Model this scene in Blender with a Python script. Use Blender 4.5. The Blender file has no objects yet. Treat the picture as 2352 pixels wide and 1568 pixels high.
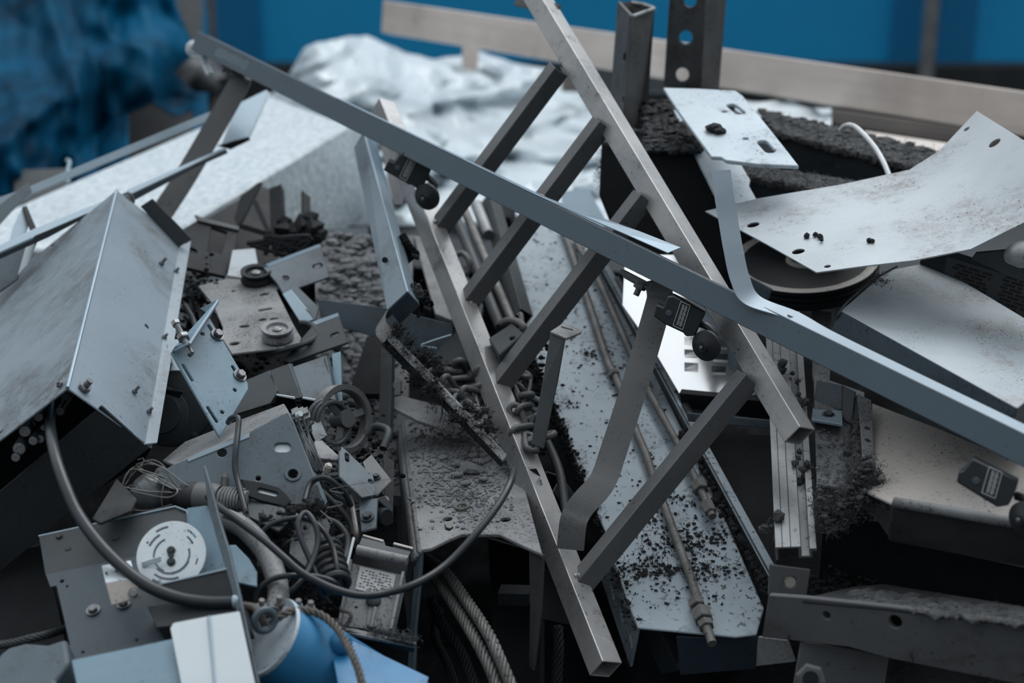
import bpy, bmesh, math, random
from mathutils import Vector, Matrix, noise
from mathutils.geometry import delaunay_2d_cdt

# ---------------------------------------------------------------- camera, sky, sun, exposure
PITCH = math.radians(20.0); LENS = 60.0
F = LENS / 36.0 * 2352.0
CAMLOC = Vector((0.0, 0.0, 1.70))
CAMR = Matrix.Rotation(math.radians(90) - PITCH, 3, 'X')
scene = bpy.context.scene
COL = scene.collection
cd = bpy.data.cameras.new('camera'); cam = bpy.data.objects.new('camera', cd)
COL.objects.link(cam); scene.camera = cam
cam.location = CAMLOC; cam.rotation_euler = (math.radians(90) - PITCH, 0, 0)
cd.lens = LENS; cd.sensor_width = 36.0; cd.clip_start = 0.05; cd.clip_end = 1000
cd.dof.use_dof = True; cd.dof.focus_distance = 2.18; cd.dof.aperture_fstop = 3.2
scene.view_settings.view_transform = 'Standard'
scene.view_settings.look = 'None'
scene.view_settings.gamma = 1.0
scene.view_settings.use_curve_mapping = False
scene.view_settings.exposure = 0.42
try: scene.cycles.max_bounces = 6
except Exception: pass

# overcast sky: brightest overhead and beyond the hoarding, dim low down on the viewer's side
w = bpy.data.worlds.new('overcast_sky'); scene.world = w; w.use_nodes = True
nt = w.node_tree; nt.nodes.clear()
tc = nt.nodes.new('ShaderNodeTexCoord'); sx = nt.nodes.new('ShaderNodeSeparateXYZ')
nt.links.new(tc.outputs['Generated'], sx.inputs[0])
rz = nt.nodes.new('ShaderNodeValToRGB'); nt.links.new(sx.outputs['Z'], rz.inputs[0])
cr = rz.color_ramp
cr.elements[0].position = 0.0; cr.elements[0].color = (0.16, 0.19, 0.21, 1)
cr.elements[1].position = 1.0; cr.elements[1].color = (1.0, 1.035, 1.065, 1)
e = cr.elements.new(0.25); e.color = (0.43, 0.475, 0.51, 1)
e = cr.elements.new(0.6); e.color = (0.88, 0.93, 0.97, 1)
mr = nt.nodes.new('ShaderNodeMapRange'); nt.links.new(sx.outputs['Y'], mr.inputs[0])
mr.inputs[1].default_value = -0.9; mr.inputs[2].default_value = 0.6
mr.inputs[3].default_value = 0.37; mr.inputs[4].default_value = 1.30
mx = nt.nodes.new('ShaderNodeMix'); mx.data_type = 'RGBA'; mx.blend_type = 'MULTIPLY'; mx.inputs[0].default_value = 1
nt.links.new(rz.outputs[0], mx.inputs[6]); nt.links.new(mr.outputs[0], mx.inputs[7])
bg = nt.nodes.new('ShaderNodeBackground'); bg.inputs[1].default_value = 0.90
nt.links.new(mx.outputs[2], bg.inputs[0])
wo = nt.nodes.new('ShaderNodeOutputWorld'); nt.links.new(bg.outputs[0], wo.inputs[0])
sd = bpy.data.lights.new('overcast_sun', 'SUN'); sd.energy = 1.15; sd.angle = math.radians(40); sd.color = (0.97, 0.985, 1.0)
so = bpy.data.objects.new('overcast_sun', sd); COL.objects.link(so)
so.rotation_euler = (math.radians(-32), math.radians(16), 0)      # from above, beyond and to the right

# ---------------------------------------------------------------- geometry helpers
rnd = random.Random(7)
def P(u, v, d):
    return CAMLOC + CAMR @ Vector(((u - 1176.0) / F * d, (784.0 - v) / F * d, -d))
def V3(p): return p if isinstance(p, Vector) else P(*p)
class Plane:
    def __init__(s, p, n):
        s.p = V3(p); s.n = Vector(n).normalized()
        if s.n.dot(CAMLOC - s.p) < 0: s.n = -s.n
        a = Vector((1, 0, 0))
        if abs(s.n.dot(a)) > .9: a = Vector((0, 1, 0))
        s.x = (a - s.n * a.dot(s.n)).normalized(); s.y = s.n.cross(s.x)
    def __call__(s, u, v, h=0.0):
        r = P(u, v, 1.0) - CAMLOC
        q = s.p + s.n * h
        return CAMLOC + r * ((q - CAMLOC).dot(s.n) / r.dot(s.n))
    def to2(s, q): q = q - s.p; return Vector((q.dot(s.x), q.dot(s.y)))
    def to3(s, q, h=0.0): return s.p + s.x * q[0] + s.y * q[1] + s.n * h
def PN(u, v, d, n): return Plane((u, v, d), n)
def P3(a, b, c):
    a, b, c = V3(a), V3(b), V3(c)
    return Plane(a, (b - a).cross(c - a))
UP = Vector((0, 0, 1))
def newell(pts):
    n = Vector((0, 0, 0))
    for i, a in enumerate(pts):
        b = pts[(i + 1) % len(pts)]; n += a.cross(b)
    return n.normalized()
def inpoly(p, poly):
    c = False; j = len(poly) - 1
    for i in range(len(poly)):
        a, b = poly[i], poly[j]
        if (a[1] > p[1]) != (b[1] > p[1]) and p[0] < (b[0]-a[0])*(p[1]-a[1])/(b[1]-a[1]) + a[0]: c = not c
        j = i
    return c
def spl(pts, k=8, closed=False):
    pts = [V3(p) for p in pts]; n = len(pts); out = []
    for i in range(n if closed else n - 1):
        g = lambda j: pts[j % n] if closed else pts[max(0, min(n - 1, j))]
        a, b, c, d = g(i-1), g(i), g(i+1), g(i+2)
        for q in range(k):
            t = q / k
            out.append(0.5*((2*b) + (c-a)*t + (2*a-5*b+4*c-d)*t*t + (3*b-a-3*c+d)*t**3))
    if not closed: out.append(pts[-1])
    return out
def frame(a, b, roll=0.0):
    """axis, side and facing vectors of a bar seen from the front, rolled about its axis"""
    ax = (b - a).normalized(); m = CAMLOC - (a + b) / 2; m = (m - ax * m.dot(ax)).normalized(); s = m.cross(ax)
    c, n = math.cos(math.radians(roll)), math.sin(math.radians(roll))
    return ax, s * c + m * n, m * c - s * n

class MB:
    def __init__(s): s.v = []; s.f = []
    def add(s, vs, fs):
        o = len(s.v); s.v += [Vector(x) for x in vs]; s.f += [[i + o for i in f] for f in fs]; return s
    def prism(s, pts, off):
        pts = [V3(p) for p in pts]; n = len(pts)
        if newell(pts).dot(off) > 0: pts = pts[::-1]
        return s.add(pts + [p + off for p in pts],
                     [list(range(n)), list(range(2*n-1, n-1, -1))] + [[(i+1) % n, i, n+i, n+(i+1) % n] for i in range(n)])
    def q(s, pts, th):
        """sheet-metal facet with its own thickness, away from the viewer"""
        pts = [V3(p) for p in pts]; n = newell(pts); c = sum(pts, Vector()) / len(pts)
        if n.dot(CAMLOC - c) < 0: n = -n
        return s.prism(pts, -n * th)
    def plate(s, pl, uv, th, holes=(), bend=None, step=0.0):
        out = [pl.to2(pl(*p) if not isinstance(p, Vector) else p) for p in uv]
        loops = []
        for h in holes:
            k = h[0]
            if k == 'c':
                c = pl.to2(pl(h[1], h[2])); loops.append([c + Vector((math.cos(a), math.sin(a))) * h[3] for a in [i*math.tau/16 for i in range(16)]])
            elif k == 's':
                a, b = pl.to2(pl(h[1], h[2])), pl.to2(pl(h[3], h[4])); d = (b - a).normalized(); w = Vector((-d.y, d.x)); r = h[5]
                loops.append([b + d*r*math.cos(t) + w*r*math.sin(t) for t in [-1.57 + i*3.14/7 for i in range(8)]] +
                             [a - d*r*math.cos(t) - w*r*math.sin(t) for t in [-1.57 + i*3.14/7 for i in range(8)]])
            elif k == 'a':
                c = pl.to2(pl(h[1], h[2])); r, a0, a1, ww = h[3:7]; m = max(3, int(abs(a1-a0)/12))
                A = [math.radians(a0 + (a1-a0)*i/m) for i in range(m+1)]
                loops.append([c + Vector((math.cos(a), math.sin(a)))*(r+ww/2) for a in A] + [c + Vector((math.cos(a), math.sin(a)))*(r-ww/2) for a in A[::-1]])
            elif k == 'p':
                loops.append([pl.to2(pl(*p)) for p in h[1]])
        vs = []; es = []
        for L in [out] + loops:
            o = len(vs); vs += L; es += [(o+i, o+(i+1) % len(L)) for i in range(len(L))]
        if step:
            x0, x1 = min(p.x for p in out), max(p.x for p in out); y0, y1 = min(p.y for p in out), max(p.y for p in out)
            nx, ny = int((x1-x0)/step), int((y1-y0)/step)
            for i in range(1, nx):
                for j in range(1, ny):
                    p = Vector((x0 + i*step, y0 + j*step))
                    if inpoly(p, out) and not any(inpoly(p, L) for L in loops): vs.append(p)
        R = delaunay_2d_cdt(vs, es, [], 0, 1e-6)
        V, Fc = R[0], R[2]; tris = []
        for f in Fc:
            c = (V[f[0]] + V[f[1]] + V[f[2]]) / 3
            if inpoly(c, out) and not any(inpoly(c, L) for L in loops): tris.append(list(f))
        cnt = {}
        for f in tris:
            for i in range(3):
                a, b = f[i], f[(i+1) % 3]; cnt.setdefault((min(a, b), max(a, b)), []).append((a, b))
        bf = bend or (lambda x, y: 0.0)
        n = len(V); top = [pl.to3(p, bf(p.x, p.y)) for p in V]; bot = [pl.to3(p, bf(p.x, p.y) - th) for p in V]
        fs = tris + [[n + i for i in f[::-1]] for f in tris]
        for L in cnt.values():
            if len(L) == 1: a, b = L[0]; fs.append([b, a, n + a, n + b])
        return s.add(top + bot, fs)
    def extr(s, a, b, prof, roll=0.0, inner=None, fr=None):
        a, b = V3(a), V3(b); ax, e1, e2 = fr or frame(a, b, roll)
        n = len(prof); A = [a + e1*x + e2*y for x, y in prof]; B = [b + e1*x + e2*y for x, y in prof]
        sides = [[i, (i+1) % n, n + (i+1) % n, n + i] for i in range(n)]
        if inner is None: return s.add(A + B, sides + [list(range(n-1, -1, -1)), list(range(n, 2*n))])
        C = [a + e1*x + e2*y for x, y in inner]; D = [b + e1*x + e2*y for x, y in inner]
        fs = sides + [[2*n + (i+1) % n, 2*n + i, 3*n + i, 3*n + (i+1) % n] for i in range(n)]
        fs += [[(i+1) % n, i, 2*n + i, 2*n + (i+1) % n] for i in range(n)]
        fs += [[n + i, n + (i+1) % n, 3*n + (i+1) % n, 3*n + i] for i in range(n)]
        return s.add(A + B + C + D, fs)
    def sq(s, a, b, w, h, roll=0.0, t=None, fr=None):
        R = lambda x, y: [(-x, -y), (x, -y), (x, y), (-x, y)]
        return s.extr(a, b, R(w/2, h/2), roll, R(w/2 - t, h/2 - t) if t else None, fr)
    def tube(s, pts, r, n=8, closed=False, rf=None):
        pts = [V3(p) for p in pts]; m = len(pts); T = []
        for i in range(m):
            a = pts[(i-1) % m] if closed else pts[max(0, i-1)]; b = pts[(i+1) % m] if closed else pts[min(m-1, i+1)]
            T.append((b - a).normalized())
        x = T[0].orthogonal().normalized(); vs = []
        for i in range(m):
            x = (x - T[i]*x.dot(T[i])).normalized(); y = T[i].cross(x); rr = rf(i/(m-1)) * r if rf else r
            vs += [pts[i] + (x*math.cos(k*math.tau/n) + y*math.sin(k*math.tau/n))*rr for k in range(n)]
        fs = []
        for i in range(m if closed else m-1):
            for k in range(n): a, b = i*n, ((i+1) % m)*n; fs.append([a+k, a+(k+1) % n, b+(k+1) % n, b+k])
        if not closed: fs += [list(range(n-1, -1, -1)), [(m-1)*n + k for k in range(n)]]
        return s.add(vs, fs)
    def lathe(s, c, ax, prof, n=24, cap=True):
        c = V3(c); ax = ax.normalized(); x = ax.orthogonal().normalized(); y = ax.cross(x); vs = []; m = len(prof)
        for r, h in prof: vs += [c + ax*h + (x*math.cos(k*math.tau/n) + y*math.sin(k*math.tau/n))*r for k in range(n)]
        fs = [[i*n+k, i*n+(k+1) % n, (i+1)*n+(k+1) % n, (i+1)*n+k] for i in range(m-1) for k in range(n)]
        if cap: fs += [list(range(n-1, -1, -1)), [(m-1)*n + k for k in range(n)]]
        return s.add(vs, fs)
    def ring(s, c, ax, R, r, n=24, k=8):
        c = V3(c); ax = ax.normalized(); x = ax.orthogonal().normalized(); y = ax.cross(x)
        return s.tube([c + (x*math.cos(i*math.tau/n) + y*math.sin(i*math.tau/n))*R for i in range(n)], r, k, True)
    def box(s, c, ax, ay, az):
        c = V3(c)
        return s.add([c + ax*i + ay*j + az*k for i in (-1, 1) for j in (-1, 1) for k in (-1, 1)],
                     [[0,1,3,2],[4,6,7,5],[0,4,5,1],[2,3,7,6],[0,2,6,4],[1,5,7,3]])
    def stone(s, c, r, sub=1, amp=.45, sq=(1,1,1)):
        bm = bmesh.new(); bmesh.ops.create_icosphere(bm, subdivisions=sub, radius=1.0)
        o = Vector((rnd.random()*50, rnd.random()*50, rnd.random()*50)); vs = []
        for v in bm.verts:
            p = v.co * (1 + amp*noise.noise(v.co*1.1 + o)); vs.append(c + Vector((p.x*sq[0], p.y*sq[1], p.z*sq[2]))*r)
        fs = [[v.index for v in f.verts] for f in bm.faces]; bm.free()
        return s.add(vs, fs)
    def fibres(s, c, r, n, th=.00035, up=.4):
        r = r*.62; th = min(th, .00035)
        for _ in range(n):
            a = Vector((rnd.gauss(0, 1), rnd.gauss(0, 1), rnd.gauss(0, .6))) * r*.5
            d = Vector((rnd.gauss(0, 1), rnd.gauss(0, 1), rnd.gauss(up, .6))).normalized() * r*rnd.uniform(.4, 1.0)
            k = Vector((rnd.gauss(0, 1), rnd.gauss(0, 1), rnd.gauss(0, 1))) * r*.35
            s.tube([c + a, c + a + d*.5 + k, c + a + d + k*.4], th, 3)
        return s
    def rope(s, pts, r, strands=6, pitch=.05, n=6):
        pts = [V3(p) for p in pts]; m = len(pts); T = []; L = [0]
        for i in range(m):
            T.append((pts[min(m-1, i+1)] - pts[max(0, i-1)]).normalized())
            if i: L.append(L[-1] + (pts[i]-pts[i-1]).length)
        x = T[0].orthogonal().normalized(); fr = []
        for i in range(m):
            x = (x - T[i]*x.dot(T[i])).normalized(); fr.append((x.copy(), T[i].cross(x)))
        for k in range(strands):
            s.tube([pts[i] + (fr[i][0]*math.cos(L[i]/pitch*math.tau + k*math.tau/strands) + fr[i][1]*math.sin(L[i]/pitch*math.tau + k*math.tau/strands))*r*.62 for i in range(m)], r*.40, n)
        return s

def resample(pts, step):
    out = [pts[0]]; acc = 0
    for i in range(1, len(pts)):
        a, b = pts[i-1], pts[i]; l = (b-a).length; t = step - acc
        while t <= l: out.append(a + (b-a)*(t/l)); t += step
        acc = l - (t - step)
    return out

WL = {}
def thing(name, label, cat, at, group=None):
    o = bpy.data.objects.new(name, None); COL.objects.link(o); o.empty_display_size = .05
    o.location = V3(at); WL[o.name] = o.location.copy(); tag(o, label, cat, group); return o
def tag(o, label=None, cat=None, group=None, kind=None):
    for k, x in (('label', label), ('category', cat), ('group', group), ('kind', kind)):
        if x: o[k] = x
    return o
def add(name, mb, mat, parent=None, label=None, cat=None, group=None, kind=None, smooth=False, bev=0.0, seg=1, ang=35):
    vs = mb.v; lo = min(v.z for v in vs); c = sum(vs, Vector()) / len(vs); base = Vector((c.x, c.y, lo))
    me = bpy.data.meshes.new(name); me.from_pydata([v - base for v in vs], [], mb.f)
    bm = bmesh.new(); bm.from_mesh(me); bmesh.ops.recalc_face_normals(bm, faces=bm.faces); bm.to_mesh(me); bm.free()
    me.materials.append(mat); o = bpy.data.objects.new(name, me); COL.objects.link(o)
    if parent is not None: o.parent = parent; o.location = base - WL[parent.name]
    else: o.location = base
    WL[o.name] = base
    if smooth:
        me.shade_smooth()
        if smooth != 'all':
            try: me.set_sharp_from_angle(angle=math.radians(38))
            except Exception: pass
    if bev:
        b = o.modifiers.new('bevel', 'BEVEL'); b.width = bev; b.segments = seg; b.limit_method = 'ANGLE'; b.angle_limit = math.radians(ang); b.harden_normals = False
    return tag(o, label, cat, group, kind)
def sheet(name, pl, uv, th, mat, holes=(), parent=None, bev=0.0, bend=None, step=0, **kw):
    return add(name, MB().plate(pl, uv, th, holes, bend, step), mat, parent, bev=bev, **kw)
def planar(pts):
    pts = [V3(p) for p in pts]; n = newell(pts); c = sum(pts, Vector())/len(pts)
    if abs(n.dot((c - CAMLOC).normalized())) < .12: return pts
    return [CAMLOC + (p - CAMLOC)*((c - CAMLOC).dot(n)/(p - CAMLOC).dot(n)) for p in pts]
def facet(name, pts, th, mat, parent=None, bev=0.0006, **kw):
    pts = planar(pts)
    return add(name, MB().q(pts, th), mat, parent, bev=bev, **kw)
def bolt(parent, c, ax, r=.006, h=.005, shank=0.0, mat=None, name='bolt', washer=True):
    c = V3(c); ax = ax.normalized(); m = MB()
    if washer: m.lathe(c, ax, [(r*1.45, -.0005), (r*1.45, .0012)], 18)
    m.lathe(c, ax, [(r*.94, .001), (r, .0015), (r, h), (r*.85, h+.0008)], 6)
    if shank: m.lathe(c, ax, [(r*.5, h), (r*.5, h+shank)], 10)
    return add(name, m, mat or M_BOLT, parent, smooth=False)

# ---------------------------------------------------------------- procedural materials
def srgb(r, g, b):
    f = lambda c: c/12.92 if c <= .04045 else ((c + .055)/1.055)**2.4
    return (f(r/255), f(g/255), f(b/255), 1)
def mat(name, base, var=None, vs=7, dirt=None, da=0.0, ds=18, speck=0.0, sps=220, scr=0.0, rough=.5, metal=0.0, bump=.06, bs=90, spec=.5, trans=0.0, alpha=None, cloud=.5):
    m = bpy.data.materials.new(name); m.use_nodes = True; n = m.node_tree; L = n.links
    bs_ = n.nodes['Principled BSDF']; tc = n.nodes.new('ShaderNodeTexCoord')
    def nz(scale, detail=5, rg=.6, vec=None):
        k = n.nodes.new('ShaderNodeTexNoise'); k.inputs['Scale'].default_value = scale; k.inputs['Detail'].default_value = detail; k.inputs['Roughness'].default_value = rg
        L.new(vec or tc.outputs['Object'], k.inputs['Vector']); return k.outputs[0]
    def ramp(src, lo, hi):
        k = n.nodes.new('ShaderNodeMapRange'); k.clamp = True; k.inputs[1].default_value = lo; k.inputs[2].default_value = hi; L.new(src, k.inputs[0]); return k.outputs[0]
    def mix(fac, a, b, mode='MIX'):
        k = n.nodes.new('ShaderNodeMix'); k.data_type = 'RGBA'; k.blend_type = mode
        L.new(fac, k.inputs[0]) if not isinstance(fac, float) else setattr(k.inputs[0], 'default_value', fac)
        for i, x in ((6, a), (7, b)):
            L.new(x, k.inputs[i]) if not isinstance(x, tuple) else setattr(k.inputs[i], 'default_value', x)
        return k.outputs[2]
    def mul(x, f):
        k = n.nodes.new('ShaderNodeMath'); k.operation = 'MULTIPLY'; L.new(x, k.inputs[0]); k.inputs[1].default_value = f; return k.outputs[0]
    b = base if len(base) == 4 else srgb(*base)
    va = srgb(*var) if var else tuple(c*.72 for c in b[:3]) + (1,)
    col = mix(ramp(nz(vs), .5 - cloud*.4, .5 + cloud*.4), b, va)
    n2 = nz(ds, 9, .68)
    dm = None
    if scr:
        mp = n.nodes.new('ShaderNodeMapping'); mp.inputs['Scale'].default_value = (6, 160, 30); mp.inputs['Rotation'].default_value = (.5, .3, .6); L.new(tc.outputs['Object'], mp.inputs[0])
        col = mix(mul(ramp(nz(1.6, 3, .5, mp.outputs[0]), .62, .72), scr*.35), col, tuple(min(1, c*1.6 + .05) for c in b[:3]) + (1,))
    if dirt and da:
        dm = ramp(n2, .68 - da*.45, .80 - da*.30); fn = ramp(nz(ds*9, 5, .7), .36, .56)
        k = n.nodes.new('ShaderNodeMath'); k.operation = 'MULTIPLY'; L.new(dm, k.inputs[0]); L.new(fn, k.inputs[1])
        col = mix(mul(k.outputs[0], .85), col, srgb(*dirt))
    if speck:
        big = ramp(nz(9, 4), .40, .62); fine = ramp(nz(sps, 2, .5), .70 - .16*speck, .73 - .16*speck)
        k = n.nodes.new('ShaderNodeMath'); k.operation = 'MULTIPLY'; L.new(big, k.inputs[0]); L.new(fine, k.inputs[1])
        col = mix(mul(k.outputs[0], .9), col, srgb(30, 32, 34))
    L.new(col, bs_.inputs['Base Color'])
    bs_.inputs['Metallic'].default_value = metal
    rr = n.nodes.new('ShaderNodeMapRange'); L.new(n2, rr.inputs[0]); rr.inputs[3].default_value = max(.03, rough-.12); rr.inputs[4].default_value = min(1, rough+.14); L.new(rr.outputs[0], bs_.inputs['Roughness'])
    for nm in ('Specular IOR Level', 'Specular'):
        if nm in bs_.inputs: bs_.inputs[nm].default_value = spec; break
    if trans: bs_.inputs['Transmission Weight'].default_value = trans
    if alpha is not None: bs_.inputs['Alpha'].default_value = alpha
    if bump:
        bp = n.nodes.new('ShaderNodeBump'); bp.inputs['Strength'].default_value = bump; bp.inputs['Distance'].default_value = .004
        L.new(nz(bs, 6, .65), bp.inputs['Height']); L.new(bp.outputs[0], bs_.inputs['Normal'])
    return m
M_BOX   = mat('grey_paint', (134,148,158), (118,132,142), 4, (78,74,70), .30, 5, .2, 260, .2, .42, 0, .03, spec=.5)
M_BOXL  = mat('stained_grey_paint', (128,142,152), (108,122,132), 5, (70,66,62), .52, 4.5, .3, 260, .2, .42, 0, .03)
M_PLATE = mat('blue_grey_paint', (110,138,154), (94,120,136), 6, (56,58,60), .26, 14, .3, 260, .3, .42, 0, .03)
M_RAIL  = mat('slate_rail_paint', (70,88,100), (63,80,92), 4, (50,58,64), .16, 22, .15, 200, .12, .36, 0, .02)
M_STRIP = mat('cool_zinc_strip', (150,168,180), (130,149,162), 6, (90,100,108), .10, 20, 0, 200, .3, .34, .35, .02)
M_STEEL = mat('bare_mill_steel', (176,175,174), (134,136,139), 9, (70,66,62), .26, 24, .25, 240, .4, .36, .55, .04)
M_RUNG  = mat('rung_steel', (100,101,102), (82,85,88), 9, (60,58,56), .22, 24, .25, 240, .2, .42, .4, .04)
M_STRAP = mat('dull_flat_steel', (96,98,99), (80,83,85), 7, (62,60,58), .22, 20, .4, 300, .1, .5, .3, .05)
M_SHEET = mat('galvanised_sheet', (172,180,185), (152,160,166), 6, (118,116,114), .42, 9, .28, 240, .35, .42, .2, .03)
M_GUSS  = mat('pale_dirty_plate', (184,196,204), (158,172,182), 6, (62,62,64), .26, 26, .3, 200, .2, .5, .1, .05)
M_RACK  = mat('speckled_channel_paint', (148,161,170), (126,140,150), 5, (60,62,64), .28, 26, .6, 120, .1, .5, .1, .06)
M_HOOD  = mat('speckled_hood_paint', (170,179,184), (152,162,169), 7, (120,112,104), .34, 12, .5, 330, .1, .55, 0, .05)
M_BLACK = mat('oily_black_steel', (29,34,38), (18,22,25), 12, (50,47,45), .20, 22, .2, 200, .02, .58, 0, .14, spec=.22)
M_DARK  = mat('dark_grey_steel', (56,62,66), (44,50,54), 8, (38,37,36), .28, 18, .3, 200, .06, .5, .05, .08, spec=.38)
M_MID   = mat('mid_grey_paint', (72,86,95), (58,72,81), 8, (46,45,44), .36, 16, .5, 240, .15, .46, .1, .05)
M_DUSTY = mat('dusty_steel', (132,135,137), (104,107,110), 12, (72,68,64), .40, 30, .7, 260, .1, .62, .1, .14)
M_MUD   = mat('mud_caked_beam', (58,60,62), (40,42,44), 9, (34,35,36), .40, 15, .3, 120, 0, .75, 0, .22, spec=.25)
M_POST  = mat('mottled_dark_post', (88,90,92), (58,60,62), 9, (22,22,23), .5, 16, .4, 140, 0, .5, .2, .12)
M_MIDSHD = mat('shaded_mid_grey_paint', (50,65,74), (43,57,66), 5, (36,37,38), .28, 14, .3, 260, .1, .42, 0, .03)  # mid grey with the base plate's deeper shade painted in
M_WEB   = mat('worn_channel_grey', (90,92,94), (74,76,79), 6, (52,50,49), .34, 9, .3, 160, 0, .6, 0, .08)
M_FLAT  = mat('dull_zinc_strip', (134,149,161), (120,136,148), 5, (96,104,110), .2, 18, 0, 200, .2, .4, .2, .02)
M_BEIGE = mat('beige_plate', (172,166,160), (150,147,144), 5, (110,104,98), .24, 15, .4, 220, .35, .55, 0, .04)
M_WHITE = mat('off_white_plate', (206,214,218), (184,198,206), 5, (150,132,120), .14, 8, 0, 200, .1, .45, 0, .03)
M_BOLT  = mat('bolt_zinc', (132,134,136), (92,94,97), 40, (70,66,62), .2, 60, 0, 200, 0, .36, .75, .05)
M_RUB   = mat('black_rubber', (36,40,44), (28,31,35), 20, (74,74,74), .14, 60, .3, 300, 0, .55, 0, .08)
M_CABLE = mat('grey_cable_sheath', (36,44,50), (28,34,39), 20, (24,24,24), .2, 60, 0, 300, 0, .34, 0, .06, spec=.4)
M_SWT   = mat('switch_black_housing', (38,44,49), (30,35,40), 30, (86,84,82), .10, 70, .25, 400, 0, .48, 0, .04)
M_DISC  = mat('bright_aluminium', (214,222,226), (190,204,212), 12, (150,136,124), .12, 30, .3, 300, .2, .32, .35, .02)
M_BLUE  = mat('bright_blue_paint', (40,118,164), (32,98,142), 7, (52,48,47), .34, 14, .45, 200, .1, .42, 0, .04)
M_WALL  = mat('hoarding_blue', (26,170,230), (22,160,222), .8, None, 0, 18, 0, 200, 0, .5, 0, 0)
M_WALL2 = mat('hoarding_frame_blue', (10,122,176), (8,114,166), .8, None, 0, 18, 0, 200, 0, .5, 0, 0)
M_TARP  = mat('blue_tarpaulin', (3,80,114), (1,36,56), 4, None, 0, 18, 0, 200, 0, .55, 0, .3, 26, spec=.03)
M_FOAM  = mat('white_foam', (224,232,236), (168,184,194), 75, (150,158,162), .12, 30, .1, 120, 0, .28, 0, 1.0, 80)
M_WOOD  = None
M_LINT  = mat('grey_lint', (86,88,90), (54,56,58), 40, (34,33,32), .3, 60, 0, 200, 0, .95, 0, .5, 200)
M_LINTB = mat('black_lint', (36,38,40), (22,24,26), 40, (20,20,20), .3, 60, 0, 200, 0, .95, 0, .5, 200)
M_RUBBLE= mat('dark_rubble', (17,21,24), (10,13,15), 14, (20,22,23), .35, 26, .5, 60, 0, .9, 0, .6, 60, spec=.1)
M_GRAV  = mat('gravel_grey', (128,131,134), (92,95,98), 16, (60,58,56), .25, 40, 0, 60, 0, .85, 0, .4, 90)
M_DUST  = mat('mineral_dust', (140,140,138), (104,104,104), 18, (70,66,62), .36, 40, 1.0, 90, 0, .9, 0, .5, 160)
M_GROUND= mat('grey_concrete', (56,60,64), (46,50,54), 3, (48,48,48), .2, 6, .2, 60, 0, .8, 0, .2)
M_MIRR  = mat('polished_panel', (235,238,240), (228,232,236), 6, None, 0, 18, 0, 200, 0, .10, 1.0, 0)
M_REFLW = mat('painted_wall_reflection', (250,250,250), (242,244,246), .1, None, 0, 18, 0, 200, 0, .8, 0, 0)  # pale wall tone of the painted building reflection
M_PANE  = mat('painted_window_reflection', (46,58,66), (40,50,58), .1, None, 0, 18, 0, 200, 0, .2, 0, 0)  # dark window tone of the painted reflection
M_REFLB = mat('painted_pale_reflection', (124,144,156), (112,132,144), .1, None, 0, 18, 0, 200, 0, .3, 0, 0)  # paler bluish tone of the painted reflection
M_INK   = mat('black_print', (12,14,16), (10,12,14), 9, None, 0, 18, 0, 200, 0, .6, 0, 0)
M_LABEL = mat('white_print', (188,192,196), (168,172,176), 90, None, 0, 18, 0, 200, 0, .6, 0, 0)
M_LABDK = mat('label_black', (24,27,30), (20,22,25), 60, None, 0, 18, 0, 200, 0, .5, 0, 0)
M_STICK = mat('worn_sticker', (190,192,194), (160,164,168), 30, (50,48,46), .34, 50, 1.0, 200, 0, .6, 0, .03)
M_JUTE  = mat('jute_rope', (106,102,98), (80,77,74), 80, (50,48,46), .2, 90, 0, 200, 0, .95, 0, .4, 300)
M_WIREW = mat('white_wire', (214,218,220), (200,206,210), 30, None, 0, 18, 0, 200, 0, .5, 0, 0)
M_PIPE  = mat('rusty_rod', (116,116,115), (86,84,82), 26, (62,56,52), .32, 50, .4, 160, 0, .55, .3, .15)
M_ALU   = mat('aged_aluminium', (150,153,155), (126,130,133), 12, (96,94,92), .24, 26, .5, 140, .3, .45, .45, .05)

def wood(name, c, d):
    m = mat(name, c, d, 3, (96,84,76), .10, 7, 0, 200, 0, .75, 0, 0)
    n = m.node_tree; L = n.links; b = n.nodes['Principled BSDF']; src = b.inputs['Base Color'].links[0].from_socket
    tc = n.nodes.new('ShaderNodeTexCoord'); mp = n.nodes.new('ShaderNodeMapping'); mp.inputs['Scale'].default_value = (1.6, 1.6, 34); L.new(tc.outputs['Object'], mp.inputs[0])
    k = n.nodes.new('ShaderNodeTexNoise'); k.inputs['Scale'].default_value = 1.5; k.inputs['Detail'].default_value = 6; k.inputs['Distortion'].default_value = .8; L.new(mp.outputs[0], k.inputs['Vector'])
    r = n.nodes.new('ShaderNodeMapRange'); r.inputs[1].default_value = .45; r.inputs[2].default_value = .75; r.inputs[4].default_value = .6; L.new(k.outputs[0], r.inputs[0])
    mx = n.nodes.new('ShaderNodeMix'); mx.data_type = 'RGBA'; L.new(r.outputs[0], mx.inputs[0]); L.new(src, mx.inputs[6]); mx.inputs[7].default_value = srgb(*d); L.new(mx.outputs[2], b.inputs['Base Color'])
    return m
M_WOOD = wood('pale_timber', (226,216,208), (176,166,160))
M_WOODD = wood('shaded_brown_timber', (120,114,110), (84,80,78))  # brown timber tone; also paints the lower beam's shade
M_PLY = wood('pale_plywood', (206,200,194), (182,174,168))
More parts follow.
